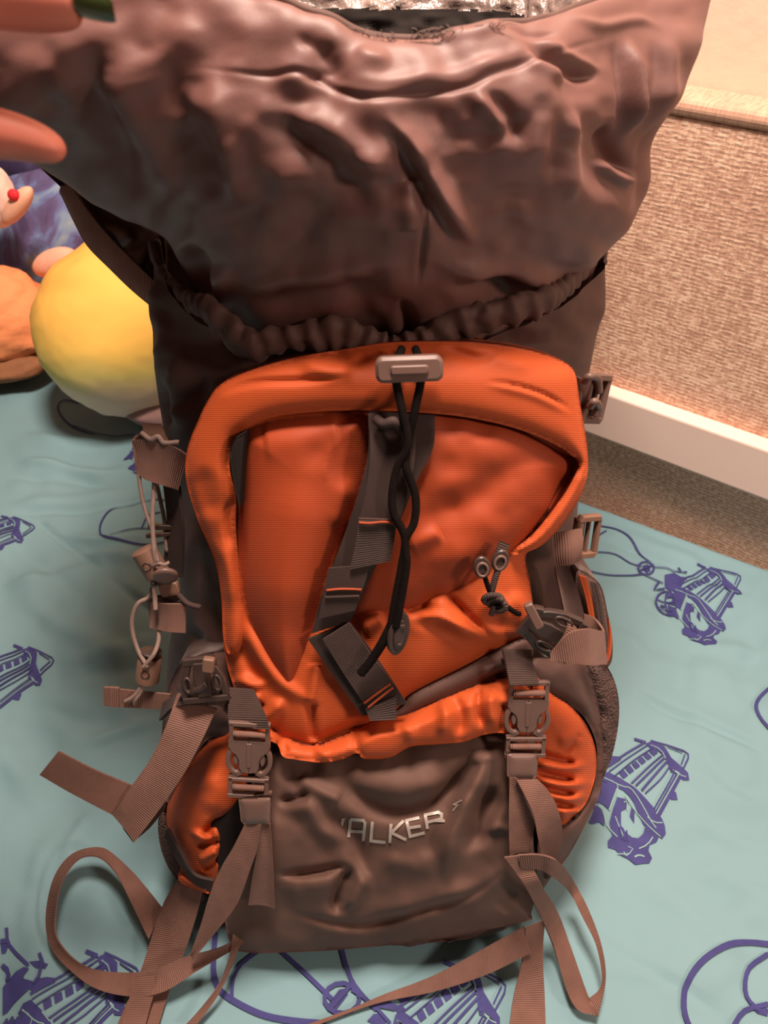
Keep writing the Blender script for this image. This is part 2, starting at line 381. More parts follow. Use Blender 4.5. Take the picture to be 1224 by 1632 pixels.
# ================================================================ the room
RED = (Z(1093, 847, 0.0)); BDV = np.array([-.8565, .516, 0]); BDV /= np.linalg.norm(BDV); BMV = np.array([-BDV[1], BDV[0], 0]); BRED = RED.copy()
RED = Z(1190, 878, 0.0); DV = np.array([-.8156, .5786, 0]); DV /= np.linalg.norm(DV); MV = np.array([-DV[1], DV[0], 0]); MV = MV if MV[1] < 0 else -MV
def wallpt(px, py, m):
    d = ray(px, py); t = ((RED-CAM)@MV+m)/(d@MV); return CAM+d*t
WROT = math.atan2(DV[1], DV[0])
def wallbox(name, a0, a1, m0, m1, z0, z1, mt, parent=None, bev=.003):
    """box along the headboard wall: a along the wall, m out of it, z up; own object rotated to the wall"""
    # local axes: x = DV, z = up, y = -MV side
    bm = bmesh.new(); bmesh.ops.create_cube(bm, size=1)
    s = -1 if np.cross([0, 0, 1], DV)@MV < 0 else 1
    ya, yb = sorted((s*m0, s*m1))
    for v in bm.verts: v.co = Vector((a0+(v.co.x+.5)*(a1-a0), ya+(v.co.y+.5)*(yb-ya), z0+(v.co.z+.5)*(z1-z0)))
    if bev: bmesh.ops.bevel(bm, geom=list(bm.edges), offset=bev, segments=3, affect='EDGES', profile=.5)
    me = bpy.data.meshes.new(name); bm.to_mesh(me); bm.free(); me.materials.append(mt)
    o = bpy.data.objects.new(name, me); COL.objects.link(o)
    if parent: o.parent = parent
    else: o.location = RED; o.rotation_euler = (0, 0, WROT)
    return o
zt = wallpt(1150, 167, .012)[2]; zr1 = wallpt(1091, 671, .036)[2]; zr0 = wallpt(1079, 745, .036)[2]; zw = wallpt(1150, 196, .014)[2]
tag(wallbox('wall_back', -2.2, 3.0, -.16, -.05, -.55, 2.4, PLASTER, bev=0), kind='structure', label='warm cream painted wall above the headboard')
HB = empty('headboard', tuple(RED), 'beige woven fabric bed headboard with a pale cream rail along the wall', 'headboard', WROT)
wallbox('woven_panel', -1.6, 2.2, -.05, .012, zr1-.01, zw, WOVEN, HB, .006)
wallbox('top_welt', -1.6, 2.2, -.05, .016, zw-.002, zt, WELT, HB, .008)
wallbox('rail', -1.6, 2.2, -.05, .036, zr0, zr1, RAILM, HB, .004)
wallbox('lower_panel', -1.6, 2.2, -.05, .002, -.50, zr0+.01, WOVEN, HB, .002)
fl = mk('floor', [(-3, -2.5, -.55), (3, -2.5, -.55), (3, 3.2, -.55), (-3, 3.2, -.55)], [(0, 1, 2, 3)], mat('tan_carpet', (.35, .24, .18), .9, noise=(60, .2), bump=('noise', 300, .5, .004)), smooth=False)
tag(fl, kind='structure')
# ---------------------------------------------------------------- bed: mattress and comforter
BED = [ # creases and seams of the comforter, in photo pixels
 ('r', [(985, 1093), (1100, 1148), (1224, 1203)], 6, -.0050), ('r', [(975, 1080), (1100, 1136), (1224, 1190)], 16, .002),
 ('r', [(886, 1454), (990, 1520), (1092, 1579), (1180, 1640)], 6, -.0045),
 ('r', [(160, 912), (230, 960), (320, 1010), (420, 1050)], 7, -.0055), ('r', [(60, 830), (160, 906)], 4, -.003),
 ('r', [(0, 822), (90, 812), (180, 800), (300, 775)], 5, -.0035), ('r', [(0, 805), (100, 796), (220, 775)], 9, .004),
 ('r', [(20, 735), (90, 742), (150, 752), (220, 748)], 6, .005), ('r', [(0, 760), (110, 762), (200, 774)], 6, -.003),
 ('r', [(90, 845), (170, 862), (250, 850)], 7, .005), ('r', [(120, 880), (230, 890), (300, 880)], 8, .004),
 ('r', [(30, 690), (120, 700), (190, 690)], 9, .004), ('r', [(0, 940), (100, 920), (170, 890)], 10, .004),
 ('r', [(110, 1060), (170, 1045), (260, 1010)], 12, .005), ('r', [(120, 1082), (200, 1066), (270, 1040)], 10, -.004),
 ('r', [(130, 1190), (200, 1160), (270, 1140)], 9, .005), ('r', [(130, 1205), (200, 1176), (260, 1160)], 7, -.003),
 ('r', [(100, 1380), (125, 1320), (150, 1285)], 8, .004), ('r', [(30, 1500), (60, 1400), (70, 1330)], 12, .004),
 ('r', [(120, 1450), (190, 1420), (225, 1530)], 14, .004), ('r', [(960, 1210), (1080, 1230), (1200, 1290)], 14, .003),
 ('r', [(1000, 1050), (1100, 1070), (1224, 1100)], 16, .003), ('r', [(940, 850), (1000, 870), (1090, 905), (1224, 950)], 5, -.002),
 ('r', [(960, 840), (1040, 868), (1140, 905)], 10, .003), ('r', [(1010, 940), (1060, 990), (1080, 1010)], 9, .003),
 ('r', [(1090, 1020), (1160, 1030), (1224, 1040)], 12, .004), ('r', [(1080, 1380), (1160, 1400), (1224, 1440)], 14, .003),
 ('r', [(1100, 1300), (1170, 1340), (1224, 1350)], 12, .003), ('r', [(950, 1380), (985, 1420), (1000, 1450)], 9, .003),
 ('r', [(930, 1540), (1000, 1548), (1070, 1560)], 9, .003), ('r', [(560, 1560), (650, 1545), (760, 1560)], 18, .003),
 ('n', 140, .0045, 3), ('n', 60, .0022, 9), ('r', [(1060, 1120), (1140, 1180), (1224, 1230)], 18, .004), ('r', [(1000, 1400), (1080, 1440), (1150, 1500), (1224, 1530)], 16, .004), ('r', [(1110, 1180), (1160, 1250), (1224, 1270)], 12, -.003), ('r', [(930, 1000), (1000, 1020), (1040, 1060)], 12, .003), ('r', [(40, 960), (120, 1010), (230, 1060)], 16, .004), ('r', [(60, 1120), (140, 1150), (220, 1150)], 14, -.004), ('r', [(0, 860), (60, 900), (140, 960)], 14, -.003)]
def bed_h(x, y):
    P = np.stack([x, y, np.zeros_like(x)], -1); px, py = proj(P)
    h = feats(np.where(np.isnan(px), -9999, px), np.where(np.isnan(py), 9999, py), BED)
    r = np.hypot(x-.02, y-.38); h = h*np.clip((r-.20)/.25, 0, 1)
    return h*1.9*np.where((py > -600) & (py < 1900) & (np.abs(px-612) < 1200), 1, 0)
na, nb = 560, 380
aa = np.linspace(-1.25, 1.75, na); bb = np.concatenate([[0, .001, .004, .009], np.linspace(.014, 1.75, nb-4)])
GA, GB = np.meshgrid(aa, bb)
PX = BRED[0]+BDV[0]*GA+BMV[0]*(GB+.002); PY = BRED[1]+BDV[1]*GA+BMV[1]*(GB+.002)
_d = (PX-RED[0])*MV[0]+(PY-RED[1])*MV[1]; _s = np.maximum(0, .006-_d[0])[None, :]*np.exp(-(GB/.5)**2)
PX = PX+MV[0]*_s; PY = PY+MV[1]*_s
edge = -.045*np.exp(-GB/.0045)
hz = bed_h(PX, PY)*np.clip(GB/.03, 0, 1)+edge + .006*np.exp(-((GB-.03)/.02)**2)*0
GV = np.stack([PX, PY, hz], -1).reshape(-1, 3); NB_ = len(GV)
Fb = grid_faces(nb, na, False)
if (np.cross(GV[1]-GV[0], GV[na]-GV[0]))[2] < 0: Fb = [f[::-1] for f in Fb]
rim = [i for i in range(na)]+[r*na+na-1 for r in range(1, nb)]+[(nb-1)*na+i for i in range(na-2, -1, -1)]+[r*na for r in range(nb-2, 0, -1)]
nr_ = len(rim); Vb = np.concatenate([GV, GV[rim]*[1, 1, 0]+[0, 0, -.055]])
Fr = [[rim[i], rim[(i+1) % nr_], NB_+(i+1) % nr_, NB_+i] for i in range(nr_)]; Fb2 = [[NB_+i for i in range(nr_)]]
BEDO = mk('comforter', Vb, Fb+Fb2+Fr, DUVET)
tag(BEDO, 'teal comforter printed with dark blue vehicles and looping ropes, spread on the bed', 'comforter')
mo = wallbox('mattress', -1.23, 1.73, .015, 1.73, -.30, -.057, mat('white_ticking', (.7, .62, .55), .8, noise=(20, .05)), bev=.02)
tag(mo, 'cream mattress hidden under the teal comforter', 'mattress')
bo = wallbox('bed_base', -1.2, 1.7, .02, 1.7, -.55, -.302, mat('dark_base', (.12, .08, .06), .8, noise=(20, .1)), bev=.01)
tag(bo, 'dark bed base beneath the mattress', 'bed')
# prints: outlines traced once as a motif on the bed plane, repeated by shifting it over the bed
def zb(p, sx=2.915, ox=880, oy=860): return [(ox+x/sx, oy+y/sx) for x, y in p]
TR_POLY = [zb(p) for p in (
 [(232,1092),(250,1078),(330,1120),(375,1150),(430,1205),(480,1262),(518,1320),(526,1380),(505,1396),(480,1368),(430,1345),(405,1290),(372,1215),(335,1172),(228,1122)],
 [(432,952),(465,938),(520,968),(548,1025),(580,1058),(622,1100),(630,1136),(600,1130),(570,1098),(540,1092),(526,1040),(500,990),(465,985)],
 [(572,1090),(600,1106),(496,1296),(470,1276)],
 [(545,1160),(566,1176),(576,1196),(578,1222),(548,1216),(530,1190)],
 [(232,1128),(306,1152),(282,1205),(262,1262),(252,1240),(205,1222)],
 [(300,1200),(355,1212),(350,1250),(318,1262),(318,1330),(345,1370),(388,1398),(420,1372),(440,1300),(470,1345),(500,1400),(452,1420),(440,1440),(462,1478),(458,1508),(425,1505),(390,1520),(345,1482),(310,1468),(290,1440),(252,1432),(258,1398),(282,1376),(262,1330),(278,1262)],
 [(188,1195),(220,1238),(238,1290),(246,1345),(225,1312),(205,1318),(165,1330),(190,1262)],
 [(365,1250),(385,1245),(375,1290),(395,1318),(378,1322),(358,1290)],
 [(240,1018),(290,1008),(330,1020),(262,1062),(232,1056)])]
WINQ = []
for i in range(6):
    x, y = 330+27.5*i, 1096-20.5*i; WINQ.append(zb([(x-20, y-5), (x, y-20), (x+20, y+5), (x, y+20)]))
TR_LINE = [(zb(p), w) for p, w in (
 ([(246,1066),(340,1000),(432,945)], 3.4), ([(262,1082),(350,1020),(440,960)], 2.2), ([(455,938),(540,965),(625,1005),(600,1080)], 2.6), ([(378,932),(432,948)], 5),
 ([(362,1142),(440,1068),(520,1000)], 2.6), ([(385,1150),(460,1078),(530,1012)], 3.2), ([(412,1172),(470,1105),(540,1030)], 3.6), ([(428,1186),(500,1120),(548,1052)], 2.2),
 ([(286,1104),(380,1030),(470,968)], 2), ([(610,1008),(590,1060)], 2), ([(530,970),(600,1000)], 2), ([(540,1080),(556,1100),(470,1255)], 2),
 ([(310,1340),(322,1400)], 2.4), ([(326,1345),(336,1405)], 2.4), ([(342,1355),(350,1408)], 2.4), ([(215,1130),(205,1170)], 4), ([(196,1136),(188,1176)], 4), ([(228,1140),(222,1176)], 3))]
TR_GAP = [(zb(p), w) for p, w in (
 ([(240,1110),(320,1150),(365,1165),(420,1245),(455,1310),(480,1345)], 1.6), ([(195,1232),(235,1260),(250,1330),(300,1385)], 1.8), ([(300,1465),(355,1465),(372,1440),(350,1430)], 1.5),
 ([(440,1292),(470,1318),(508,1322)], 1.8), ([(548,1082),(585,1108),(612,1118)], 1.5), ([(300,1160),(262,1262)], 2), ([(240,1112),(300,1142),(300,1200)], 1.4), ([(325,1120),(372,1150)], 1.4), ([(330,1225),(345,1222),(345,1262)], 1.6), ([(290,1290),(310,1340),(330,1385)], 1.6), ([(455,960),(500,985),(520,1030)], 1.5), ([(582,1100),(480,1280)], 1.6), ([(400,1440),(440,1420),(465,1385)], 1.8), ([(380,1480),(400,1470),(425,1478)], 2.5), ([(330,1455),(340,1475),(352,1462)], 1.6), ([(545,1080),(580,1100)], 1.4), ([(335,1195),(380,1260),(440,1330),(500,1385)], 1.5))]
def ink_pts(P, z=.0016):
    P = np.asarray(P); P[..., 2] = bed_h(P[..., 0], P[..., 1])+z; return P
def shift(px, d, s=1.0, o=None):
    q = PZ([(x, y, 0) for x, y in px]); 
    if o is not None: q = o+(q-o)*s
    return q+np.array([d[0], d[1], 0])
def in_bed(Q):                           # inside the comforter, short of its rolled edge
    return bool((((Q-BRED)@BMV) > .02).all())
def ink_fill(mb, Q, z=.0016):
    Q = np.asarray(Q)
    Q = Q[((Q-BRED)@BMV) > .018]
    if len(Q) < 3: return
    q = resample(Q[:, :2], .008, True, False)
    gx, gy = np.meshgrid(np.arange(q[:, 0].min(), q[:, 0].max(), .006), np.arange(q[:, 1].min(), q[:, 1].max(), .006)); gx, gy = gx.ravel(), gy.ravel()
    k = inside(gx, gy, q) & (seg_dist(gx, gy, q, True) > .002)
    P = np.concatenate([q, np.stack([gx[k], gy[k]], 1)])
    r = delaunay_2d_cdt([Vector(p) for p in P], [], [list(range(len(q)))], 1, 1e-7)
    V = np.array([(v[0], v[1], 0) for v in r[0]]); V = ink_pts(V, z); F = [list(f) for f in r[2]]
    F = [f if np.cross(V[f[1]]-V[f[0]], V[f[2]]-V[f[0]])[2] > 0 else f[::-1] for f in F]
    mb.add(V, F)
def ink_line(mb, Q, w, z=.0021):
    Q = np.asarray(Q); Q = Q[((Q-BRED)@BMV) > .018]
    if len(Q) < 2: return
    L = poly_len(Q, False); m = max(4, int(L/.006)); C = dens(Q, m) if len(Q) > 2 else np.linspace(Q[0], Q[1], m)
    t = np.gradient(C, axis=0); t /= np.linalg.norm(t, axis=1, keepdims=True)+1e-9; s = np.stack([-t[:, 1], t[:, 0], 0*t[:, 0]], 1)*w/2
    V = np.concatenate([ink_pts(C-s, z), ink_pts(C+s, z)]); F = [[i, i+1, m+i+1, m+i] for i in range(m-1)]
    F = [f if np.cross(V[f[1]]-V[f[0]], V[f[2]]-V[f[0]])[2] > 0 else f[::-1] for f in F]
    mb.add(V, F)
PXM = .00078                              # metres per traced pixel near the motif
def vehicle(d, s=1.0, label=None):
    o = PZ([(1000, 1280, 0)])[0]
    mb = MB()
    for p in TR_POLY+WINQ: ink_fill(mb, shift(p, d, s, o))
    for i_, (p, w) in enumerate(TR_LINE): ink_line(mb, shift(p, d, s, o), w*PXM*.9, .0021+i_*.00006)
    ob = mb.build('vehicle_print', INK, BEDO)
    g = MB()
    for p, w in TR_GAP: ink_line(g, shift(p, d, s, o), w*PXM*.9, .0024)
    tag(g.build('print_highlight', INKL, ob), kind='stuff')
    return ob
def rope(lines, fills=()):
    mb = MB()
    for i_, (p, w) in enumerate(lines): ink_line(mb, PZ([(x, y, 0) for x, y in p]), w, .0026+i_*.00012)
    for p in fills: ink_fill(mb, PZ([(x, y, 0) for x, y in p]))
    return mb.build('rope_print', INK, BEDO)
o_ = PZ([(1000, 1280, 0)])[0]
def delta(px, py, rx=1000, ry=1280): return (Z(px, py, 0)-Z(rx, ry, 0))[:2]
vehicle((0, 0)); vehicle(delta(1112, 952, 1005, 1262)); vehicle(delta(-42, 872, 1005, 1262)); vehicle(delta(-28, 1100, 1005, 1262))
vehicle(delta(72, 1640, 1005, 1262), 1.0); vehicle(delta(680, 1660, 1005, 1262)); vehicle(delta(255, 712, 1005, 1262))
vehicle(delta(905, 752, 1005, 1262)); 
def z8(p): return zb(p, 3.558, 880, 560)
def circ(cx, cy, rx, ry, a0=0, a1=360, k=14): return [(cx+rx*math.cos(math.radians(a0+(a1-a0)*i/k)), cy+ry*math.sin(math.radians(a0+(a1-a0)*i/k))) for i in range(k+1)]
DOME = [(z8([(645+58*math.cos(t), 1432+76*math.sin(t)) for t in np.linspace(0.3, 6.6, 22)]), .0032), (z8([(590,1400),(640,1425),(700,1420)]), .0024), (z8([(600,1465),(650,1480),(700,1470)]), .0024), (z8([(650,1360),(640,1430),(655,1505)]), .0024)]
rope(DOME, [z8([(650,1378),(690,1372),(694,1392),(655,1398)]), z8([(612,1436),(638,1440),(636,1462),(614,1456)]), z8([(655,1440),(682,1438),(680,1462),(656,1464)])])
rope([(z8([(245,975),(350,1000),(430,1050),(500,1130),(560,1180)]), .0028), (z8([(310,1010),(255,1040),(238,1080),(250,1120),(300,1130),(380,1150),(450,1190),(510,1210)]), .0022),
      (z8([(140,1222),(220,1248),(320,1264),(430,1266),(520,1255)]), .0028), (z8(circ(535, 1220, 45, 38)), .003), (z8([(500,1235),(575,1200)]), .003),
      (z8([(575,1215),(650,1225),(700,1250)]), .002), (z8([(530,1262),(580,1285),(630,1310)]), .002), (z8([(720,1215),(740,1240),(770,1236)]), .003), (z8([(610,1300),(580,1345),(640,1340)]), .003)],
     [z8([(640,1262),(700,1248),(760,1285),(730,1335),(680,1360),(640,1330)]), z8([(690,1232),(762,1240),(700,1246)]), z8([(515,1205),(555,1190),(560,1240),(530,1250)])])
rope([(circ(1120+80, 1598, 112, 95, 95, 285), .0052), ([(1224,1520),(1192,1545),(1188,1585),(1210,1612)], .004), ([(1224,1600),(1185,1612),(1165,1640)], .004)], [[(1196,1603),(1212,1600),(1224,1608),(1224,1622),(1200,1614)]])
rope([([(1226,1098),(1206,1118),(1204,1140),(1224,1170)], .004)])
rope([([(262,795),(225,794),(180,808),(160,835),(164,858),(185,866),(230,868),(262,862)], .003), ([(180,860),(205,846),(250,840)], .0025), ([(262,812),(236,820),(226,842)], .0022)])
rope([([(150,690),(110,672),(92,650),(98,636),(125,640)], .003), ([(110,672),(170,690),(215,695)], .0025)])
rope([([(344,1487),(341,1530),(342,1555),(352,1580),(380,1600),(422,1619),(470,1628),(520,1632)], .0052), ([(412,1518),(385,1538),(372,1562),(370,1590)], .0035), ([(450,1519),(490,1555),(530,1594)], .004),
      ([(545,1513),(552,1540),(562,1566),(580,1590),(600,1610)], .004), (circ(545, 1592, 28, 24), .004), ([(525,1610),(560,1570)], .004), ([(560,1578),(592,1600),(622,1632)], .003), ([(600,1600),(630,1606)], .006)],
     [[(520,1605),(545,1572),(560,1578),(535,1612)], [(625,1604),(645,1600),(648,1612),(630,1616)], [(585,1628),(600,1612),(618,1620),(612,1640)]])
rope([([(0,1500),(12,1498)], .004), ([(12,1480),(14,1505),(45,1538)], .003), ([(64,1520),(68,1532),(62,1555),(54,1568)], .003), ([(0,1535),(10,1545),(8,1560)], .004)],
     [[(46,1532),(60,1530),(76,1535),(80,1541),(66,1544),(50,1540)], [(0,1502),(14,1500),(12,1510),(0,1524)], [(0,1570),(18,1548),(45,1536),(46,1548),(30,1556),(60,1566),(20,1596),(0,1620)]])
# ================================================================ the backpack
BP = empty('backpack', tuple(BASE), 'large orange and grey hiking backpack standing open on the teal bed', 'backpack')
FX = np.array([0, .09, .30, .5, .70, .91, 1.0])
def body_ring(L, Fy, R, dnF=-.014, dnS=-.085, back=.21, fl=None, fr=None):
    L = np.array(L, float); R = np.array(R, float); x = L[0]+(R[0]-L[0])*FX
    w = np.array([0, .62, .95, 1, .95, .62, 0]); base = L[1]+(R[1]-L[1])*FX; y = base+(Fy-base)*w
    if fl is not None: y[1] = fl
    if fr is not None: y[5] = fr
    n = nf(x, y)+dnF; n[1] -= .012; n[5] -= .012; n[0] = n[6] = dnS
    P = [W(a, b, c) for a, b, c in zip(x, y, n)]
    l, r = P[0], P[6]; mid = (l+r)/2; bk = -PN*(back+dnS)
    P += [r+(mid-r)*.06+bk*.5, r+(mid-r)*.28+bk*.96, mid+bk, l+(mid-l)*.28+bk*.96, l+(mid-l)*.06+bk*.5]
    return P
RINGS = [body_ring((420, 1478), 1503, (805, 1462)), body_ring((380, 1466), 1498, (842, 1450)), body_ring((322, 1410), 1440, (880, 1395)),
 body_ring((275, 1330), 1340, (922, 1300)), body_ring((266, 1240), 1240, (940, 1210)), body_ring((264, 1130), 1130, (944, 1120)),
 body_ring((268, 1040), 1040, (938, 1040)), body_ring((287, 930), 940, (922, 930)), body_ring((286, 830), 840, (920, 830)),
 body_ring((266, 715), 740, (926, 735)), body_ring((248, 600), 640, (932, 640)), body_ring((243, 500), 590, (948, 548), fl=585, fr=565),
 body_ring((245, 440), 570, (964, 482), -.020, fl=545, fr=532), body_ring((247, 395), 556, (962, 418), -.016, fl=506, fr=486)]
G = loft(RINGS, 170, 300); N = gnormals(G)
if N[80, 75]@(CAM-G[80, 75]) < 0: N = -N
px, py = proj(G); px = np.nan_to_num(px); py = np.nan_to_num(py)
front = np.clip((N*(CAM-G)).sum(-1)/np.linalg.norm(CAM-G, axis=-1)*4, 0, 1)
BF = [('n', 70, .004, 21), ('n', 28, .0012, 5), ('r', [(300, 560), (285, 620), (300, 690)], 16, .008), ('r', [(262, 600), (262, 650), (275, 690)], 10, -.007),
 ('r', [(335, 590), (300, 640), (270, 640)], 8, -.006), ('r', [(870, 1085), (830, 1075)], 10, .004), ('r', [(895, 905), (905, 960), (930, 1030)], 7, .006),
 ('r', [(885, 905), (880, 960), (860, 1000)], 9, -.005), ('r', [(300, 800), (305, 930), (330, 1040)], 18, .006), ('r', [(290, 1000), (330, 1030), (350, 1045)], 9, -.004),
 ('r', [(820, 890), (860, 960), (880, 1010)], 12, .004), ('r', [(940, 600), (925, 700)], 8, -.004), ('r', [(250, 430), (262, 520), (255, 600)], 12, .005)]
G = G+N*(feats(px, py, BF)*front)[..., None]
G[..., 2] = np.maximum(G[..., 2], .004)
ns, nk = G.shape[:2]; F = grid_faces(ns, nk)
if np.cross(G[80, 76]-G[80, 75], G[81, 75]-G[80, 75])@(CAM-G[80, 75]) < 0: F = [f[::-1] for f in F]; fl_ = True
else: fl_ = False
V = np.concatenate([G.reshape(-1, 3), [G[0].mean(0)]]); c = len(V)-1
F += [[c, j, (j+1) % nk] if fl_ else [c, (j+1) % nk, j] for j in range(nk)]
mk('main_body', V, F, GREY, BP)
# ruffled drawcord hem round the mouth of the body
rimc = G[-1].copy(); cen = rimc.mean(0)
hp = [(247,395),(262,440),(300,478),(330,490),(356,515),(397,548),(456,541),(532,532),(579,545),(615,562),(652,556),(690,540),(720,519),(779,503),(868,478),(926,436),(958,392)]
hq = dens(np.array(hp, float), 420); hn = nf(hq[:, 0], hq[:, 1])+.006; ww = np.clip(np.minimum(hq[:, 0]-247, 958-hq[:, 0])/90, 0, 1); hn = hn*ww+(1-ww)*(-.075)
front_h = W(hq[:, 0], hq[:, 1], hn)
k1 = np.argmin(np.linalg.norm(rimc-front_h[-1], axis=1)); k0 = np.argmin(np.linalg.norm(rimc-front_h[0], axis=1))
bk = []; i = k1
while i % nk != k0: bk.append(rimc[i % nk]); i += 1
bk = dens(np.array(bk[6:-6:10]), 200)
HC = np.concatenate([front_h, bk]); HC = resample(HC, .0016, True, False); m = len(HC)
s = np.arange(m)*.0016; t = np.roll(HC, -4, 0)-np.roll(HC, 4, 0); t /= np.linalg.norm(t, axis=1, keepdims=True)
out = HC-HC.mean(0); out -= t*(out*t).sum(1, keepdims=True); out /= np.linalg.norm(out, axis=1, keepdims=True); up = np.cross(t, out); up *= np.sign(up@PW)[:, None]
V = []; nr = 26
ph = np.cumsum(2*math.pi*.0016/(.016+.006*vnoise(s/.03, s*0, 5)))
for j in range(nr):
    a = 2*math.pi*j/nr
    rr = .0085+.0017*np.sin(ph+.8*math.sin(a))*(.6+.4*math.cos(a))+.0018*vnoise(s/.006, s*0+a*1.2, 2)+.002*vnoise(s/.03, s*0, 4)
    V.append(HC+(1-.38*np.clip((np.abs(HC[:, 0])-.09)/.06, 0, 1))[:, None]*(out*math.cos(a)*.8+up*math.sin(a)*1.25)*rr[:, None])
V = np.swapaxes(np.array(V), 0, 1)
mk('gathered_hem', V.reshape(-1, 3), [f for f in grid_faces(m, nr, True, True)], GREY, BP)
# ---------------------------------------------------------------- extension collar held open at the top
def col_ring(pts, back):                   # pts: seven (px,py,t) from left edge to right edge; back: (depth, sideways share, rise)
    P = [T(*p) for p in pts]; l, r = P[0], P[6]; mid = (l+r)/2; b = np.array([0, back[0], back[1]])
    return P+[r+(mid-r)*.10+b*.5, r+(mid-r)*.35+b*.92, mid+b, l+(mid-l)*.35+b*.92, l+(mid-l)*.10+b*.5]
CR = [
 [(345,560,.625),(400,600,.600),(520,610,.580),(640,610,.575),(760,600,.580),(870,560,.60),(940,480,.64)],
 [(342,512,.640),(385,548,.600),(515,550,.578),(640,552,.572),(765,535,.578),(875,488,.60),(946,435,.635)],
 [(318,462,.630),(372,508,.572),(505,514,.545),(640,512,.538),(778,500,.545),(888,455,.57),(956,405,.615)],
 [(286,415,.610),(358,448,.540),(492,455,.508),(645,456,.498),(800,445,.506),(905,418,.535),(982,378,.590)],
 [(258,368,.590),(320,370,.505),(480,375,.472),(650,380,.462),(815,375,.475),(925,360,.505),(1018,330,.56)],
 [(150,318,.565),(275,300,.480),(455,300,.448),(655,305,.440),(835,305,.450),(950,296,.48),(1037,285,.54)],
 [(60,262,.540),(200,225,.455),(430,222,.428),(660,232,.424),(850,232,.432),(960,222,.465),(1040,222,.525)],
 [(-60,190,.500),(140,150,.430),(400,140,.415),(655,160,.415),(850,155,.422),(975,135,.455),(1082,150,.515)],
 [(-95,90,.480),(110,60,.415),(385,70,.408),(645,108,.412),(845,95,.420),(980,62,.455),(1112,78,.510)],
 [(-110,-60,.465),(80,-90,.400),(385,0,.405),(625,66,.413),(830,44,.424),(985,-2,.460),(1138,-30,.510)],
 [(-100,-130,.475),(90,-120,.410),(390,-12,.412),(625,62,.424),(828,40,.432),(980,-10,.468),(1130,-70,.518)]]
BKS = [(.13,.0),(.15,.01),(.17,.01),(.19,.015),(.21,.02),(.23,.02),(.25,.03),(.28,.04),(.30,.05),(.32,.06),(.31,.055)]
CG = loft([col_ring(a, b) for a, b in zip(CR, BKS)], 230, 460); CN = gnormals(CG)
if CN[120, 115]@(CAM-CG[120, 115]) < 0: CN = -CN
px, py = proj(CG); px = np.nan_to_num(px, nan=-5e3); py = np.nan_to_num(py, nan=-5e3)
front = np.clip((CN*(CAM-CG)).sum(-1)/np.linalg.norm(CAM-CG, axis=-1)*3+.3, 0, 1)*np.clip((500-np.abs(py-150))/60, 0, 1)
CF = [('n', 120, .009, 31), ('n', 60, .003, 32),
 # drawcord seam wrinkles under the rim
 ('r', [(300, 105), (420, 120), (480, 115), (550, 150), (600, 158), (680, 148), (745, 140), (790, 118), (870, 95), (930, 70), (990, 55)], 6, -.0040),
 ('r', [(560, 130), (640, 132), (740, 118), (860, 78)], 12, .004),
 ('r', [(500, 80), (530, 100), (545, 125)], 12, -.005), ('r', [(565, 78), (590, 95), (625, 100)], 12, .005), ('r', [(480, 130), (515, 118), (560, 132)], 11, -.004),
 # radiating folds
 ('r', [(610, 180), (665, 240), (700, 300), (745, 370), (768, 395)], 15, .012), ('r', [(598, 195), (640, 235), (665, 290), (700, 345), (725, 400)], 14, -.009),
 ('r', [(745, 150), (790, 190), (810, 220)], 12, .006), ('r', [(765, 150), (800, 170), (830, 230)], 10, -.006),
 ('r', [(830, 70), (865, 95), (915, 110), (965, 122)], 11, -.012), ('r', [(850, 65), (900, 90), (970, 108)], 9, .007), ('r', [(840, 85), (855, 110), (900, 130)], 12, .006),
 ('r', [(1000, 55), (1012, 100), (1018, 160), (1012, 225)], 9, .012), ('r', [(980, 60), (995, 110), (1000, 180), (1000, 235)], 9, -.008), ('r', [(1040, 60), (1045, 120), (1030, 210)], 10, -.007), ('r', [(1062, 60), (1066, 130), (1046, 200)], 10, .006),
 ('r', [(975, 190), (985, 225), (1005, 258), (1034, 276)], 12, -.015), ('r', [(960, 250), (990, 280), (1030, 292)], 12, .010),
 ('r', [(905, 160), (920, 220), (915, 280), (900, 330)], 12, .006), ('r', [(880, 170), (890, 230), (880, 310)], 12, -.005),
 ('r', [(672, 290), (676, 340), (672, 400), (665, 460)], 4, -.005), ('r', [(655, 290), (652, 360)], 12, .004),
 ('r', [(440, 170), (520, 200), (590, 250), (650, 285)], 20, .010), ('r', [(400, 185), (470, 215), (540, 270), (610, 340)], 22, -.008),
 ('r', [(330, 90), (350, 180), (370, 260), (400, 330)], 24, .009), ('r', [(250, 60), (270, 150), (330, 250), (350, 330)], 22, -.009),
 ('r', [(150, 60), (140, 150), (180, 230), (220, 330)], 20, -.012), ('r', [(185, 60), (190, 150), (240, 240), (300, 330)], 24, .010),
 ('r', [(120, 20), (100, 100), (130, 180)], 20, .010), ('r', [(360, 410), (350, 470), (360, 520)], 20, .012), ('r', [(300, 380), (320, 440), (335, 500)], 16, -.012),
 ('r', [(360, 455), (470, 440), (580, 420), (660, 415)], 14, .006), ('r', [(380, 480), (480, 470), (620, 450)], 16, -.009), ('r', [(690, 415), (790, 440), (880, 455), (930, 430)], 14, .008), ('r', [(700, 450), (800, 470), (870, 470)], 16, -.009),
 ('r', [(640, 470), (650, 520), (645, 560)], 10, -.008), ('r', [(720, 320), (760, 330), (830, 320), (900, 330)], 18, -.004),
 ('r', [(700, 230), (740, 240), (790, 235), (850, 236)], 16, .003), ('r', [(690, 60), (760, 62), (810, 45)], 8, .005), ('r', [(790, 45), (850, 60), (890, 55)], 6, -.004), ('r', [(900, 30), (960, 40), (1030, 30), (1060, 50)], 8, .005), ('r', [(470, 55), (500, 75), (540, 80)], 10, -.004)]
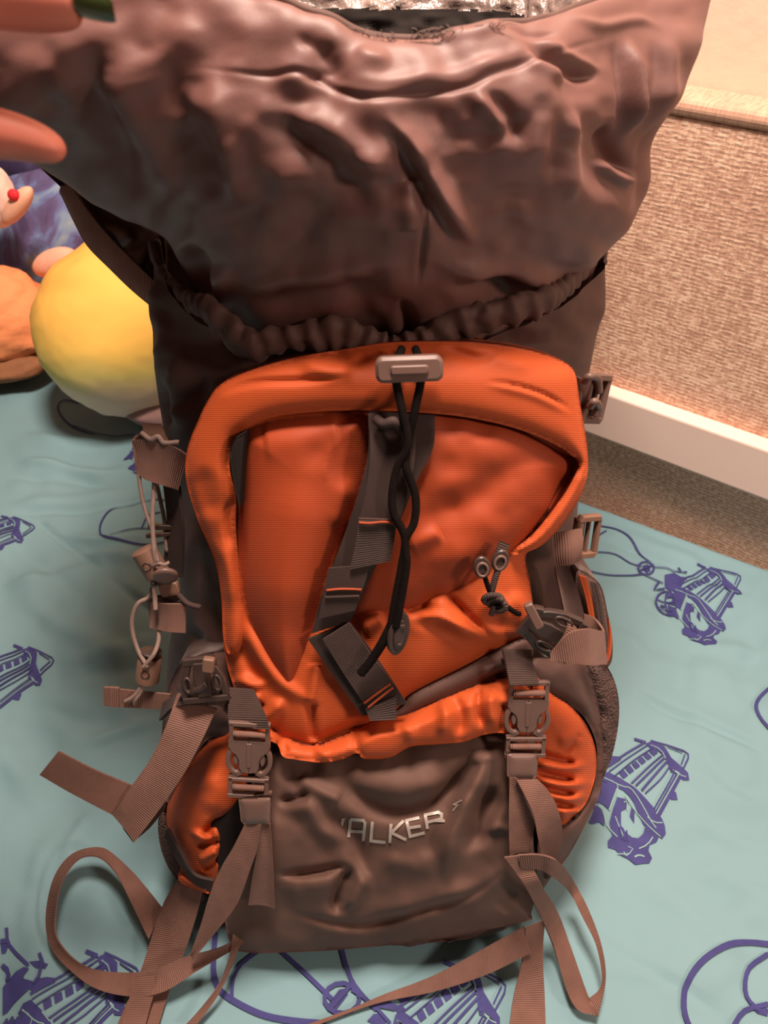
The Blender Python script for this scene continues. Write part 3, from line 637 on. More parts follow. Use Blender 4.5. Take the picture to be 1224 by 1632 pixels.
disp = feats(px, py, CF)*front*(.55+.20*np.clip((py-120)/120, 0, 1))
CG = CG+CN*disp[..., None]
ns, nk = CG.shape[:2]; F = grid_faces(ns, nk)
if np.cross(CG[120, 116]-CG[120, 115], CG[121, 115]-CG[120, 115])@(CAM-CG[120, 115]) < 0: F = [f[::-1] for f in F]; fc = True
else: fc = False
mk('collar', CG.reshape(-1, 3), F, COLLARM, BP, label='brownish grey drawstring collar pulled open by the hand')
# silvery inner lining: crumpled inner wall
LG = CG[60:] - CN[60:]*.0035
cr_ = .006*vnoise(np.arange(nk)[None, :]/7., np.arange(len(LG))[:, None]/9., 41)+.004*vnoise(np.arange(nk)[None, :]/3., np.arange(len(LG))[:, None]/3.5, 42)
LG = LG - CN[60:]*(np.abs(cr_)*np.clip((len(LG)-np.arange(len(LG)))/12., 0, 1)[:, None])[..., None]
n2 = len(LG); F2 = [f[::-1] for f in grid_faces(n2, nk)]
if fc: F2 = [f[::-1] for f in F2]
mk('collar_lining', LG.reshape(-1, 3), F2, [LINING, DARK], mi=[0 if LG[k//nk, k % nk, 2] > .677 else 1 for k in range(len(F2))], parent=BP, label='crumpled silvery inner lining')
# dark stitched rim of the collar mouth with loose threads
rim = CG[-1][::3]
sweep(rim, .0028, GREY, 'collar_rim', BP, n=8, m=len(rim)*2, closed=True)
mb = MB(); rng = np.random.RandomState(4)
for i in range(70):
    x = rng.uniform(570, 800); y = np.interp(x, [570, 620, 700, 800], [56, 66, 62, 48]); a = T(x, y, .414); 
    b = a+np.array([rng.uniform(-.012, .012), -.002, rng.uniform(.001, .006)]); c = (a+b)/2+np.array([0, -.001, rng.uniform(0, .003)])
    sweep([a, c, b], .00018, None, '', None, n=4, m=6, mb=mb)
tag(mb.build('frayed_threads', CORDG, BP), kind='stuff')
# packed stuff sack seen deep inside
# ---------------------------------------------------------------- lid flap folded behind at the left
def left_n(x, y): return np.full(np.shape(x), -.10)
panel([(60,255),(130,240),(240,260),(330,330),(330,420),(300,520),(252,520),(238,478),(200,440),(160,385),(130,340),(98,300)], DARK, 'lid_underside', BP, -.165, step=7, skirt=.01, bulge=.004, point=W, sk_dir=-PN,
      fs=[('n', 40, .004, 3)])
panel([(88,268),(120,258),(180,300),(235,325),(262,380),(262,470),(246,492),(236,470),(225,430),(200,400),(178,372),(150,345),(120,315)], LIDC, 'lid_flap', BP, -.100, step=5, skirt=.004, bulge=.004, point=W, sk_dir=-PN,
      fs=[('p', [(135,315),(175,318),(215,340),(250,372),(248,440),(238,452),(225,425),(238,392),(196,408),(182,395),(212,380),(205,365),(160,352)], -.030, 5), ('n', 30, .003, 8)])
strip(np.array([W(x, y, -.088) for x, y in ((98,296),(115,300),(140,335),(170,372),(205,408),(250,452))]), np.array([W(x, y, -.090) for x, y in ((100,312),(118,352),(140,392),(175,428),(210,462),(246,492))]), LIDM, 'lid_binding', BP, th=.003, curl=.002)
# ---------------------------------------------------------------- orange front pocket
OUT = [(352,612),(400,592),(470,572),(560,556),(620,548),(700,546),(760,546),(830,556),(885,572),(912,592),(922,640),(932,720),(930,765),(905,815),(862,868),(838,885),(845,930),(850,985),(838,1015),(800,1032),(720,1072),(655,1108),(640,1122),(615,1150),(560,1168),(500,1190),(440,1172),(392,1150),(378,1110),(362,1060),(355,1010),(354,960),(344,900),(316,830),(298,765),(300,715),(320,665),(335,635)]
def nbase(x, y): return nf(x, y)*0
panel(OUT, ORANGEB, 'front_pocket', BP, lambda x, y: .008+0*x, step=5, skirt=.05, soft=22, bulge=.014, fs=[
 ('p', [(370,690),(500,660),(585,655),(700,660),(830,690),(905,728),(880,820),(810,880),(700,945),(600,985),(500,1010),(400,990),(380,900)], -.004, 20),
 # lower right quarter folds
 ('r', [(700,935),(730,965),(770,1005),(800,1022)], 5, -.006), ('r', [(690,945),(715,980),(750,1010)], 12, .004),
 ('r', [(650,975),(700,985),(760,1008),(835,1008)], 10, .008), ('r', [(640,990),(700,1000),(750,1022)], 9, -.004), ('r', [(610,975),(660,990),(700,992)], 14, .004),
 ('r', [(610,985),(580,1000)], 12, .006), ('r', [(615,965),(650,958),(700,935),(790,900)], 10, -.007), ('r', [(640,970),(665,972),(690,960)], 10, -.008),
 ('r', [(812,940),(835,980),(838,1010)], 12, .005), ('r', [(760,960),(790,970),(810,950)], 20, .005),
 # lower left crumple
 ('r', [(388,985),(410,1040),(450,1090),(500,1120)], 10, .006), ('r', [(375,1010),(400,1060),(430,1110)], 12, -.006), ('r', [(370,1080),(400,1090),(430,1088)], 9, .007), ('r', [(385,1120),(420,1128)], 5, -.006), ('r', [(385,1110),(415,1112)], 5, .005),
 ('r', [(455,1110),(430,1140),(400,1160)], 10, .008), ('r', [(495,1120),(500,1180)], 6, -.006), ('r', [(505,1060),(495,1120)], 8, .006), ('r', [(505,1060),(550,1100),(570,1150)], 16, -.004), ('r', [(500,1185),(560,1160),(585,1140)], 7, -.006)])
# grey side wall of the pocket, seen in the gap under the hood
# right bulging face and left bulging lobe
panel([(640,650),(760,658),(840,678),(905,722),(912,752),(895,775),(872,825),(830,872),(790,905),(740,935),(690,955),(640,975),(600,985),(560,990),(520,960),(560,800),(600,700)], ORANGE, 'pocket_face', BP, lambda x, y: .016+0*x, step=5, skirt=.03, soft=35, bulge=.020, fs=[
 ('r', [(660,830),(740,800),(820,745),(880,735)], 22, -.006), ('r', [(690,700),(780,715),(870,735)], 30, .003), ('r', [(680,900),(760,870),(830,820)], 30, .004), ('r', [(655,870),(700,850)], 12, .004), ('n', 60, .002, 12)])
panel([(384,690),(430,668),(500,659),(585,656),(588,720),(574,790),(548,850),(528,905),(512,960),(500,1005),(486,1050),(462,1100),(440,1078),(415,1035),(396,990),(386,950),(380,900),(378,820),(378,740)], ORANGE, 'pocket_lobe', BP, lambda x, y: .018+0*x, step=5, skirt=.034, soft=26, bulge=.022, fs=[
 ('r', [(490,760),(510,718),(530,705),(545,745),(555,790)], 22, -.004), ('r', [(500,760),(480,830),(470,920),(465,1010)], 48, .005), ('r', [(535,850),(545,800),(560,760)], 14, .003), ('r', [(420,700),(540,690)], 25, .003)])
# hood: thick arched band whose inner edge overhangs the faces
HO = [(352,612),(400,590),(470,570),(560,555),(620,546),(700,544),(760,546),(830,555),(885,570),(914,590),(924,640),(936,715),(934,765),(908,820),(865,868),(822,884),(815,878),(850,850),(890,800),(912,765),(922,738),(905,722),(880,706),(832,686),(770,670),(700,660),(585,654),(500,657),(430,667),(388,688),(372,706),(366,745),(376,790),(376,840),(382,900),(390,960),(392,1010),(380,1040),(362,1040),(355,1000),(353,955),(343,895),(315,828),(297,765),(299,715),(318,665),(333,635)]
panel(HO, ORANGEB, 'pocket_hood', BP, lambda x, y: .030 - .012*np.exp(-((y-560)/30)**2) - .016*np.clip((y-760)/200, 0, 1), step=5, skirt=.026, soft=9, bulge=.012, fs=[
 ('r', [(770,607),(820,614),(870,630),(916,658)], 3, -.004), ('r', [(770,612),(820,620),(870,637),(912,664)], 7, .002), ('r', [(340,632),(400,610),(480,606),(560,600)], 5, -.004),
 ('r', [(470,570),(530,590),(570,575)], 14, .006), ('r', [(520,555),(560,575),(600,570)], 9, -.006), ('r', [(740,560),(800,572),(860,585)], 12, .004), ('r', [(700,552),(760,570),(800,560)], 8, -.005),
 ('r', [(370,790),(362,830),(368,880)], 5, -.005), ('r', [(320,740),(330,790),(345,830)], 16, -.004), ('r', [(330,850),(360,900),(372,980)], 10, .003)])
panel([(822,884),(865,868),(908,820),(926,780),(918,765),(885,822),(850,858),(810,878)], ORANGE, 'pocket_gusset', BP, .012, step=5, skirt=.02, bulge=.004, soft=8)
strip(PA([(922,740,.020),(905,790,.018),(870,838,.016),(830,870,.014)]), PA([(926,752,.008),(915,800,.006),(880,850,.006),(840,876,.006)]), DARK, 'pocket_piping', BP)
panel([(366,722),(374,700),(390,690),(386,740),(382,812),(376,785),(369,750)], DARK, 'pocket_gap_shade', BP, .0465, step=3, skirt=.02, bulge=.001, soft=4, smooth_out=False)  # black sheet painted as the shade in the gap between hood and lobe
panel([(338,1302),(388,1280),(394,1400),(352,1396),(346,1350)], DARK, 'pocket_gap_shade', BP, .006, step=4, skirt=.03, bulge=.002, soft=8)  # black sheet painted as the shade in the hollow by the left side pocket
# dark zip line and the lower orange skirt of the pocket
panel([(640,1128),(660,1105),(740,1065),(830,1018),(850,1040),(830,1062),(800,1070),(740,1100),(650,1140),(600,1150)], GREY, 'pocket_bottom_edge', BP, .012, step=4, skirt=.02, bulge=.006, soft=8, fs=[('r', [(760,1075),(790,1062),(815,1060)], 8, .006)])
SK = [(388,1118),(420,1150),(460,1175),(500,1186),(560,1164),(600,1144),(650,1134),(740,1096),(790,1083),(830,1084),(850,1110),(845,1178),(815,1178),(800,1168),(768,1172),(740,1182),(700,1186),(655,1190),(622,1207),(580,1209),(570,1200),(545,1210),(512,1215),(470,1210),(450,1205),(440,1185),(400,1170),(380,1140)]
panel(SK, ORANGEB, 'pocket_skirt', BP, lambda x, y: .010+.014*np.clip((y-np.interp(x, [388,420,460,500,560,600,650,740,790,850], [1118,1150,1175,1186,1164,1144,1134,1096,1083,1090]))/30, 0, 1), step=5, skirt=.03, soft=10, bulge=.008, fs=[
 ('r', [(570,1198),(566,1175),(560,1165)], 6, -.004), ('r', [(700,1110),(710,1140),(705,1180)], 9, .007), ('r', [(722,1105),(735,1140),(730,1178)], 8, -.006), ('r', [(765,1090),(762,1130),(770,1165)], 5, -.007), ('r', [(785,1095),(782,1130),(790,1165)], 7, .006), ('r', [(805,1120),(800,1165)], 5, -.006), ('r', [(640,1150),(655,1170),(650,1188)], 9, .004), ('r', [(448,1170),(456,1200)], 6, -.006), ('r', [(425,1160),(436,1185)], 8, .006), ('r', [(500,1188),(520,1205)], 6, .003)])
# ---------------------------------------------------------------- lower grey compartment with printed word
LOW = [(436,1200),(500,1200),(600,1195),(700,1175),(790,1160),(835,1165),(858,1190),(852,1260),(850,1340),(856,1400),(846,1458),(838,1468),(700,1496),(560,1512),(450,1518),(395,1518),(368,1505),(356,1440),(370,1395),(388,1380),(390,1300),(405,1240)]
LF = [('n', 90, .004, 51), ('n', 40, .0012, 52),
 ('r', [(540,1220),(560,1260),(600,1285),(640,1292),(700,1272),(740,1230),(750,1190)], 14, -.011), ('r', [(560,1215),(600,1245),(660,1255),(720,1230)], 24, .007),
 ('r', [(498,1262),(520,1300),(560,1330),(580,1380),(600,1392)], 14, -.010), ('r', [(440,1276),(470,1275),(496,1262)], 7, -.008), ('r', [(445,1292),(490,1285),(520,1320),(555,1345)], 18, .009),
 ('r', [(440,1395),(500,1390),(560,1376)], 6, -.010), ('r', [(440,1420),(500,1410),(560,1402)], 20, .008), ('r', [(565,1375),(545,1410),(536,1440),(545,1462)], 11, -.013), ('r', [(590,1390),(570,1420),(552,1455)], 12, .009),
 ('r', [(455,1450),(500,1464),(560,1474),(600,1470),(680,1448),(750,1426),(810,1385)], 7, -.008), ('r', [(600,1455),(700,1435),(770,1405)], 22, .006),
 ('r', [(800,1190),(770,1225),(745,1270),(725,1320),(712,1370),(708,1410)], 15, .016), ('r', [(770,1200),(745,1240),(725,1275),(712,1330)], 14, -.008), ('r', [(800,1245),(775,1290),(760,1330),(735,1360)], 14, -.009),
 ('r', [(750,1215),(770,1207),(790,1205)], 8, .006), ('r', [(820,1240),(800,1300),(770,1330)], 14, .006), ('r', [(770,1325),(800,1320),(830,1335)], 7, .004), ('r', [(830,1370),(790,1400),(750,1425),(690,1440)], 16, .005),
 ('r', [(440,1240),(490,1225),(520,1230)], 16, -.006), ('r', [(600,1370),(660,1380),(700,1360)], 16, .005), ('r', [(820,1420),(800,1450)], 10, -.004), ('r', [(480,1245),(540,1275)], 10, .006)]
panel(LOW, GREYSM, 'lower_compartment', BP, lambda x, y: .004+0*x, step=5, skirt=.05, soft=22, bulge=.012, fs=LF)
lowb = resample(LOW, 5)
def low_n(x, y):
    d = seg_dist(x, y, lowb, True); return .004+.012*(1-np.exp(-d/22))+feats(x, y, LF)
# the word on it, stroke by stroke
def zl(p): return [(440+x/2.914, 1140+y/2.914) for x, y in p]
LET = [([(305,478),(301,500),(306,512)], [(322,478),(313,500),(310,515)]),
 ('s', [(337,566),(345,490),(352,484),(405,488),(413,500),(405,584)]), ('s', [(342,538),(406,541)]), ('s', [(447,494),(440,583),(508,590)]),
 ('s', [(534,504),(528,592)]), ('s', [(593,488),(536,545),(604,578)]), ('s', [(665,474),(606,488),(622,562),(690,545)]), ('s', [(612,523),(672,514)]),
 ('s', [(703,527),(693,462),(752,450),(768,458),(768,480),(702,496)]), ('s', [(736,488),(784,490)]), ('s', [(862,394),(824,414),(842,416),(820,444)])]
mb = MB()
def print_strip(a, b):
    m = 14; a = np.array(a, float); b = np.array(b, float); ta = np.linspace(0, len(a)-1, m)
    fa = np.stack([np.interp(ta, range(len(a)), a[:, i]) for i in (0, 1)], 1); fb = np.stack([np.interp(ta, range(len(b)), b[:, i]) for i in (0, 1)], 1)
    V = []
    for q in (fa, (fa+fb)/2, fb): V.append(A(q[:, 0], q[:, 1], low_n(q[:, 0], q[:, 1])+.0011))
    V = np.swapaxes(np.array(V), 0, 1).reshape(-1, 3); mb.add(V, grid_faces(m, 3, False))
for L_ in LET:
    if L_[0] == 's':
        p = np.array(zl(L_[1]))
        w = 2.4 if L_[1][0][0] < 800 else 1.3
        for i in range(len(p)-1):
            d = p[i+1]-p[i]; d /= np.linalg.norm(d); s_ = np.array([-d[1], d[0]])*w; a0 = p[i]-d*w*.8*(i > 0); a1 = p[i+1]+d*w*.8*(i < len(p)-2)
            print_strip([a0-s_, a1-s_], [a0+s_, a1+s_])
    else: print_strip(zl(L_[0]), zl(L_[1]))
mb.build('printed_word', REFL, BP, label='pale reflective printed lettering')
# ---------------------------------------------------------------- side pockets
sp = panel([(358,1168),(375,1135),(392,1150),(395,1260),(385,1330),(362,1392),(335,1424),(300,1402),(290,1372),(270,1330),(268,1278),(300,1220),(330,1185)], ORANGEB, 'side_pocket', BP, lambda x, y: -.004+0*x, step=4, skirt=.05, soft=20, bulge=.018,
 fs=[('r', [(355,1300),(330,1325),(350,1340)], 6, -.008), ('r', [(300,1320),(325,1335),(352,1330)], 5, .007), ('r', [(310,1350),(330,1345),(355,1340)], 5, -.006), ('r', [(320,1370),(345,1358)], 7, .006), ('r', [(325,1385),(350,1365)], 4, -.006), ('r', [(320,1230),(340,1260),(330,1300)], 16, .005), ('p', [(348,1310),(395,1280),(395,1400),(352,1370),(358,1340)], -.028, 6)])
PR = [(850,1085),(880,1106),(912,1128),(938,1162),(950,1200),(948,1240),(935,1278),(915,1300),(895,1314),(880,1290),(850,1280)]
FR_ = [('n', 60, .003, 61)]
for y in (1212, 1240, 1262, 1282): FR_ += [('r', [(846, y-14), (888, y-2), (925, y+6)], 4.6, -.013), ('r', [(850, y+2), (895, y+11), (938, y+6)], 7, .007)]
FR_ += [('r', [(890, 1190), (905, 1180), (935, 1175)], 10, .004), ('r', [(900, 1205), (925, 1170)], 5, -.004)]
panel(PR, ORANGEB, 'side_pocket', BP, lambda x, y: -.004+0*x, step=4, skirt=.05, soft=18, bulge=.016, fs=FR_)
# grey wings and edge bands beside them
panel([(845,1050),(925,1052),(945,1085),(955,1130),(962,1190),(958,1255),(935,1310),(900,1372),(868,1400),(858,1340),(890,1316),(918,1298),(940,1270),(950,1230),(950,1185),(932,1145),(905,1122),(862,1100),(845,1080)], GREY, 'side_wing', BP, -.008, step=5, skirt=.05, soft=12, bulge=.010, fs=[('r', [(925,1070),(945,1130),(955,1200)], 5, -.004), ('n', 40, .002, 5)])
panel([(925,1045),(955,1050),(975,1075),(986,1115),(984,1165),(970,1220),(945,1265),(950,1200),(945,1130),(930,1080)], MESHM, 'mesh_pocket', BP, -.030, step=4, skirt=.05, soft=16, bulge=.016, fs=[('n', 20, .002, 5)])
panel([(262,1290),(275,1335),(292,1372),(300,1400),(330,1425),(322,1440),(292,1412),(270,1385),(256,1350),(252,1310)], MESHM, 'mesh_pocket', BP, -.018, step=4, skirt=.05, soft=8, bulge=.006)
strip(PA([(268,1320,.012),(290,1360,.014),(310,1392,.014),(340,1402,.012)]), PA([(264,1332,.010),(286,1374,.012),(308,1404,.012),(336,1420,.010)]), WEBFLAT, 'pocket_binding', BP, th=.003)
panel([(284,1395),(300,1396),(330,1412),(334,1424),(318,1420),(292,1410)], ORANGEB, 'orange_trim', BP, .010, step=3, skirt=.02, soft=5, bulge=.004)
panel([(300,1050),(370,1040),(385,1100),(392,1150),(370,1180),(330,1180),(300,1230),(268,1280),(256,1220),(262,1130),(275,1080)], GREY, 'side_wing', BP, -.006, step=5, skirt=.05, soft=14, bulge=.008, fs=[('n', 40, .003, 6)])
# zipped hip pocket poking out at the right
HPo = panel([(918,915),(940,918),(958,935),(968,975),(976,1020),(972,1060),(945,1062),(925,1010)], GREY, 'hip_pocket', BP, -.032, step=4, skirt=.06, soft=10, bulge=.010)
strip(PA([(922,916,-.018),(932,950,-.018),(942,1000,-.018),(948,1040,-.018)]), PA([(934,920,-.016),(942,950,-.016),(950,1000,-.016),(956,1040,-.016)]), ORANGEB, 'orange_trim', BP, th=.002)
strip(PA([(968,985,-.020),(971,1015,-.020),(968,1045,-.020),(962,1058,-.020)]), PA([(970,990,-.020),(974,1018,-.021),(971,1045,-.021),(964,1060,-.021)]), ORANGEB, 'orange_trim', BP, th=.002)
mb = MB()
for k in range(34):
    t_ = k/33; x = np.interp(t_, [0, .3, .7, 1], [946, 954, 960, 962]); y = 928+t_*110
    for s_ in (-1, 1):
        V, F = extr(rect(-.0016+s_*.0016, -.0006, .0016+s_*.0016, .0006), 0, .0016, frame(x, y+s_*.8, -.0165), .0003); mb.add(V, F)
tag(mb.build('zip_teeth', PLASTD, HPo), kind='stuff')
# ================================================================ webbing, buckles, cords
# daisy-chain webbing down the middle of the pocket
cen_dn = .040
L1 = [(587,655,.034),(586,725,.040),(568,795,.042),(542,872,.042),(517,935,.040),(497,1009,.036)]
R1 = [(693,662,.034),(690,714,.040),(664,766,.042),(636,832,.042),(600,900,.042),(557,992,.036)]
strip(PA(L1), PA(R1), WEBFLAT, 'centre_webbing', BP, th=.002, cross=7, curl=.001, label='wide dark smooth webbing down the pocket')
strip(PA([(491,1018,.036),(536,1082,.030),(578,1140,.028)]), PA([(557,990,.036),(601,1049,.032),(648,1120,.030)]), WEBFLAT, 'centre_webbing', BP, th=.002, cross=7)
strip(PA([(588,658,.044),(590,720,.048),(584,780,.049),(570,838,.049)]), PA([(664,672,.046),(660,740,.050),(648,790,.050),(634,838,.049)]), WEBFLAT, 'webbing_loop', BP, th=.002, cross=7)
strip(PA([(572,826,.052),(568,860,.050),(558,906,.047)]), PA([(632,828,.052),(629,856,.050),(622,893,.047)]), WEBD, 'webbing_loop', BP, th=.002, label='ribbed webbing end')
strip(PA([(515,1019,.041),(545,1068,.036),(581,1122,.033)]), PA([(557,992,.041),(590,1040,.037),(627,1089,.034)]), WEBD, 'webbing_loop', BP, th=.002, label='ribbed webbing end')
strip(PA([(524,905,.044),(515,945,.044),(508,985,.043)]), PA([(590,900,.044),(578,940,.044),(566,972,.043)]), WEBFLAT, 'webbing_loop', BP, th=.002)
strip(PA([(583,1128,.033),(590,1148,.035)]), PA([(632,1110,.034),(631,1146,.035)]), WEBD, 'webbing_end_tab', BP, th=.003)
for pts in ([(572,833,.054),(590,834,.054),(610,832,.054),(631,834,.054)], [(520,941,.046),(540,939,.046),(560,939,.046),(576,940,.046)], [(518,952,.046),(572,950,.046)], [(580,1121,.0355),(600,1106,.0355),(622,1090,.0355)], [(586,1128,.0355),(606,1112,.0355),(626,1096,.0355)]):
    sweep(PA(pts), .0009, STITCH if pts[0][1] != 952 else WEBD, 'stitching', BP, n=6, m=24)
mb = MB(); sweep(PA([(600,668,.050),(612,676,.056),(628,672,.058),(640,684,.054)]), .0035, None, '', None, mb=mb)
mb.build('webbing_tuck', WEBFLAT, BP)
# drawcord with its lock, crossing strands and end toggle
k_ = [(-1, -.004), (1, .004)]
sweep(PA([(640,556,.040),(634,575,.052),(631,604,.056),(640,650,.060),(650,707,.060),(633,745,.058),(625,785,.058),(627,817,.058),(645,856,.058),(640,900,.056),(628,964,.054),(622,1000,.052)]), .0028, CORD, 'drawcord', BP, n=10)
sweep(PA([(662,556,.040),(668,575,.052),(671,604,.056),(662,650,.058),(650,707,.0545),(646,740,.058),(662,790,.058),(660,832,.058),(646,862,.0585),(648,900,.058),(638,964,.056),(630,1000,.054)]), .0028, CORD, 'drawcord', BP, n=10)
sweep(PA([(628,985,.052),(612,1020,.050),(592,1052,.047),(575,1073,.045)]), [.0032,.0036,.0034,.0036], CORD, 'cord_tail', BP, n=10)
def lathe_frame(prof, fr, n=24, sx=1, sy=1):
    """profile [(radius, along v)] spun round the frame's v axis"""
    o, u, v, w = fr; V = []; 
    for r, h in prof:
        for j in range(n):
            a = 2*math.pi*j/n; V.append(o+u*r*math.cos(a)*sx+w*r*math.sin(a)*sy+v*h)
    F = grid_faces(len(prof), n)
    F += [list(range(n))[::-1], [(len(prof)-1)*n+j for j in range(n)]]
    return V, F
def multi(pieces, mt, name, parent, label=None):
    mb = MB()
    for V, F in pieces: mb.add(V, F)
    o = mb.build(name, mt, parent, label=label, angle=40); return o
fr = frame(652, 587, .058, 2)
lk = multi([extr(rect(-.0215, -.0082, .0215, .0082, .005), -.007, .007, fr, .0022)], PLAST, 'cord_lock', BP, 'grey rectangular cord lock')
multi([extr(rect(-.012, -.003, .012, .003, .002), .007, .009, fr, .001)], PLAST, 'lock_button', lk)
fr = frame(634, 1008, .050, -8, yaw=25)
multi([extr([( .0085*math.cos(t)*1.0, .0175*math.sin(t)) for t in np.linspace(0, 2*math.pi, 28, endpoint=False)], -.003, .003, fr, .0012),
       extr([( .0050*math.cos(t)*1.0, .0125*math.sin(t)) for t in np.linspace(0, 2*math.pi, 24, endpoint=False)], .003, .0045, fr, .0010),
       extr(rect(-.002, .006, .002, .009, .001), .0045, .006, fr, .0005), extr(rect(-.002, -.009, .002, -.006, .001), .0045, .006, fr, .0005)], PLASTD, 'end_toggle', BP)
# zip pulls with a knotted cord at the right of the pocket
def pull(x, y, a):
    fr = frame(x, y, .046, a)
    p = multi([extr([(.0062*math.cos(t), .0085*math.sin(t)) for t in np.linspace(0, 2*math.pi, 20, endpoint=False)], -.002, .002, fr, .0008)], PLASTD, 'zip_pull', BP)
    c = sweep([fr[0]+fr[1]*.0038*math.cos(t)+fr[2]*(.005*math.sin(t)-.001)+fr[3]*.0026 for t in np.linspace(0, 2*math.pi, 14, endpoint=False)], .0011, PLAST, 'pull_ring', p, n=8, m=40, closed=True)
pull(768, 904, 8); pull(797, 893, -14)
sweep(PA([(770,912,.047),(776,930,.046),(782,948,.044)]), .0019, CORD, 'pull_cord', BP); sweep(PA([(796,902,.047),(789,922,.046),(783,945,.044)]), .0024, WEBD, 'pull_cord', BP)
mb = MB()
for c, r, ph in ((0, .0065, 0), (1, .0055, 1.2), (2, .005, 2.3)):
    o, u, v, n = frame(785+c*5, 955+c*5, .044+c*.001, 30*c)
    sweep([o+u*r*math.cos(t)+v*r*.8*math.sin(t)+n*.004*math.sin(t+ph) for t in np.linspace(0, 2*math.pi, 12, endpoint=False)], .0022, None, '', None, n=8, m=36, closed=True, mb=mb)
mb.build('cord_knot', WEBD, BP)
sweep(PA([(792,962,.046),(806,966,.046),(818,974,.044),(828,979,.042)]), .0020, CORD, 'pull_cord', BP); sweep(PA([(786,964,.044),(786,972,.043),(783,979,.041)]), .0022, WEBD, 'pull_cord', BP)
strip(PA([(797,862,.045),(791,876,.046),(788,886,.046)]), PA([(812,868,.045),(806,880,.046),(802,890,.046)]), WEBD, 'pull_tab', BP, th=.002)
# side-release buckles
def mirror(p): return [(-x, y) for x, y in p]
def ring(pts, holes, z0, z1, fr, bev=.0006):
    return [extr(p, z0, z1, fr, bev) for p in pts]
def side_buckle(px, py, dn, ang, s, mt=PLAST, name='side_release_buckle', tilt=0, yaw=0, label=None, o=None):
    """female half above with its slot and bar, two curved prongs, male half with bar and tail plate below"""
    fr = frame(px, py, dn, ang, tilt=tilt, yaw=yaw, o=o); q = lambda P: [(x*s, y*s) for x, y in P]; D = .0045*s/.016
    w = 1.0
    P = []
    # upper ladder: two rails, two cross bars
    for sg in (1, -1):
        m_ = (lambda p: p) if sg == 1 else mirror
        P.append((m_([(.78,1.05),(1.0,1.05),(1.0,2.05),(.78,2.05)]), 0, 1))
        P.append((m_([(0,1.12),(1.02,1.12),(1.05,.75),(.86,.45),(.64,.28),(.52,.0),(.50,-.45),(.36,-.72),(0,-.78)]), -.05, 1.0) if sg == 1 else (m_([(0,1.12),(1.02,1.12),(1.05,.75),(.86,.45),(.64,.28),(.52,.0),(.50,-.45),(.36,-.72),(0,-.78)]), -.05, 1.0))
        # outer curved arm, a crescent round the release hole
        arc = [(.62+.55*math.cos(t), -.05+.85*math.sin(t)) for t in np.linspace(1.15, -1.75, 16)]; arci = [(.60+.34*math.cos(t), -.05+.64*math.sin(t)) for t in np.linspace(-1.75, 1.15, 16)]
        P.append((m_(arc+arci), 0, .9))
        P.append((m_([(.28,-.55),(.52,-.72),(1.02,-1.0),(1.0,-1.25),(.72,-1.15),(.30,-.85)]), 0, .8))
        P.append((m_([(.80,-1.05),(1.02,-1.05),(1.02,-2.1),(.80,-2.1)]), 0, 1))
    P.append(([(-1.02,1.92),(1.02,1.92),(1.02,2.15),(-1.02,2.15)], 0, 1)); P.append(([(-.80,1.40),(.80,1.40),(.80,1.62),(-.80,1.62)], .35, 1.15))
    P.append(([(-1.02,-1.28),(1.02,-1.28),(1.02,-1.08),(-1.02,-1.08)], 0, 1)); P.append(([(-.80,-1.72),(.80,-1.72),(.80,-1.50),(-.80,-1.50)], .4, 1.25))
    P.append(([(-1.04,-2.25),(1.04,-2.25),(1.04,-2.02),(-1.04,-2.02)], 0, 1.1))
    b = multi([extr(q(p), z0*D, z1*D, fr, .0005) for p, z0, z1 in P], mt, name, BP, label)
    sub = multi([extr(q([(-.10,-.4),(.10,-.4),(.13,1.0),(-.13,1.0)]), D*1.0, D*1.12, fr, .0003)], mt, 'moulded_rib', b)
    for sg in (1, -1):
        c = [(sg*(.66+.14*math.cos(t)), -.02+.34*math.sin(t)) for t in np.linspace(0, 2*math.pi, 16, endpoint=False)]
        multi([extr(q(c), D*.2, D*.75, fr, .0006)], mt, 'release_prong', b)
    # webbing wrapped over both bars
    o_, u, v, n = fr
    for y, yy in ((1.51, 0), (-1.61, 0)):
        sweep([o_+u*s*.78*k+v*s*y+n*D*.9 for k in (-1, 0, 1)], .0017*s/.016*1.5, WEB, 'webbing_wrap', b, n=12, m=8)
    return b
side_buckle(398, 1207, .034, -4, .0158, label='left front side release buckle'); side_buckle(839, 1142, .034, 0, .0155, label='right front side release buckle')
# webbing feeding the two front buckles
strip(PA([(366,1095,.020),(364,1140,.036),(366,1160,.040)]), PA([(404,1098,.022),(424,1142,.038),(428,1162,.040)]), WEBD, 'buckle_webbing', BP, th=.002)
strip(PA([(800,1035,.022),(806,1060,.032),(812,1092,.042)]), PA([(846,1036,.022),(850,1062,.032),(860,1090,.042)]), WEBD, 'buckle_webbing', BP, th=.002)
def tabp(pts, name='webbing_tab', mt=PLAST, dn0=.036): 
    return panel(pts, mt, name, BP, lambda x, y: dn0+0*x, step=3, skirt=.008, soft=4, bulge=.003, smooth_out=False)
tabp([(380,1272),(432,1270),(431,1308),(428,1314),(390,1315),(384,1308)]); tabp([(808,1200),(858,1200),(856,1236),(852,1241),(814,1241),(808,1236)])
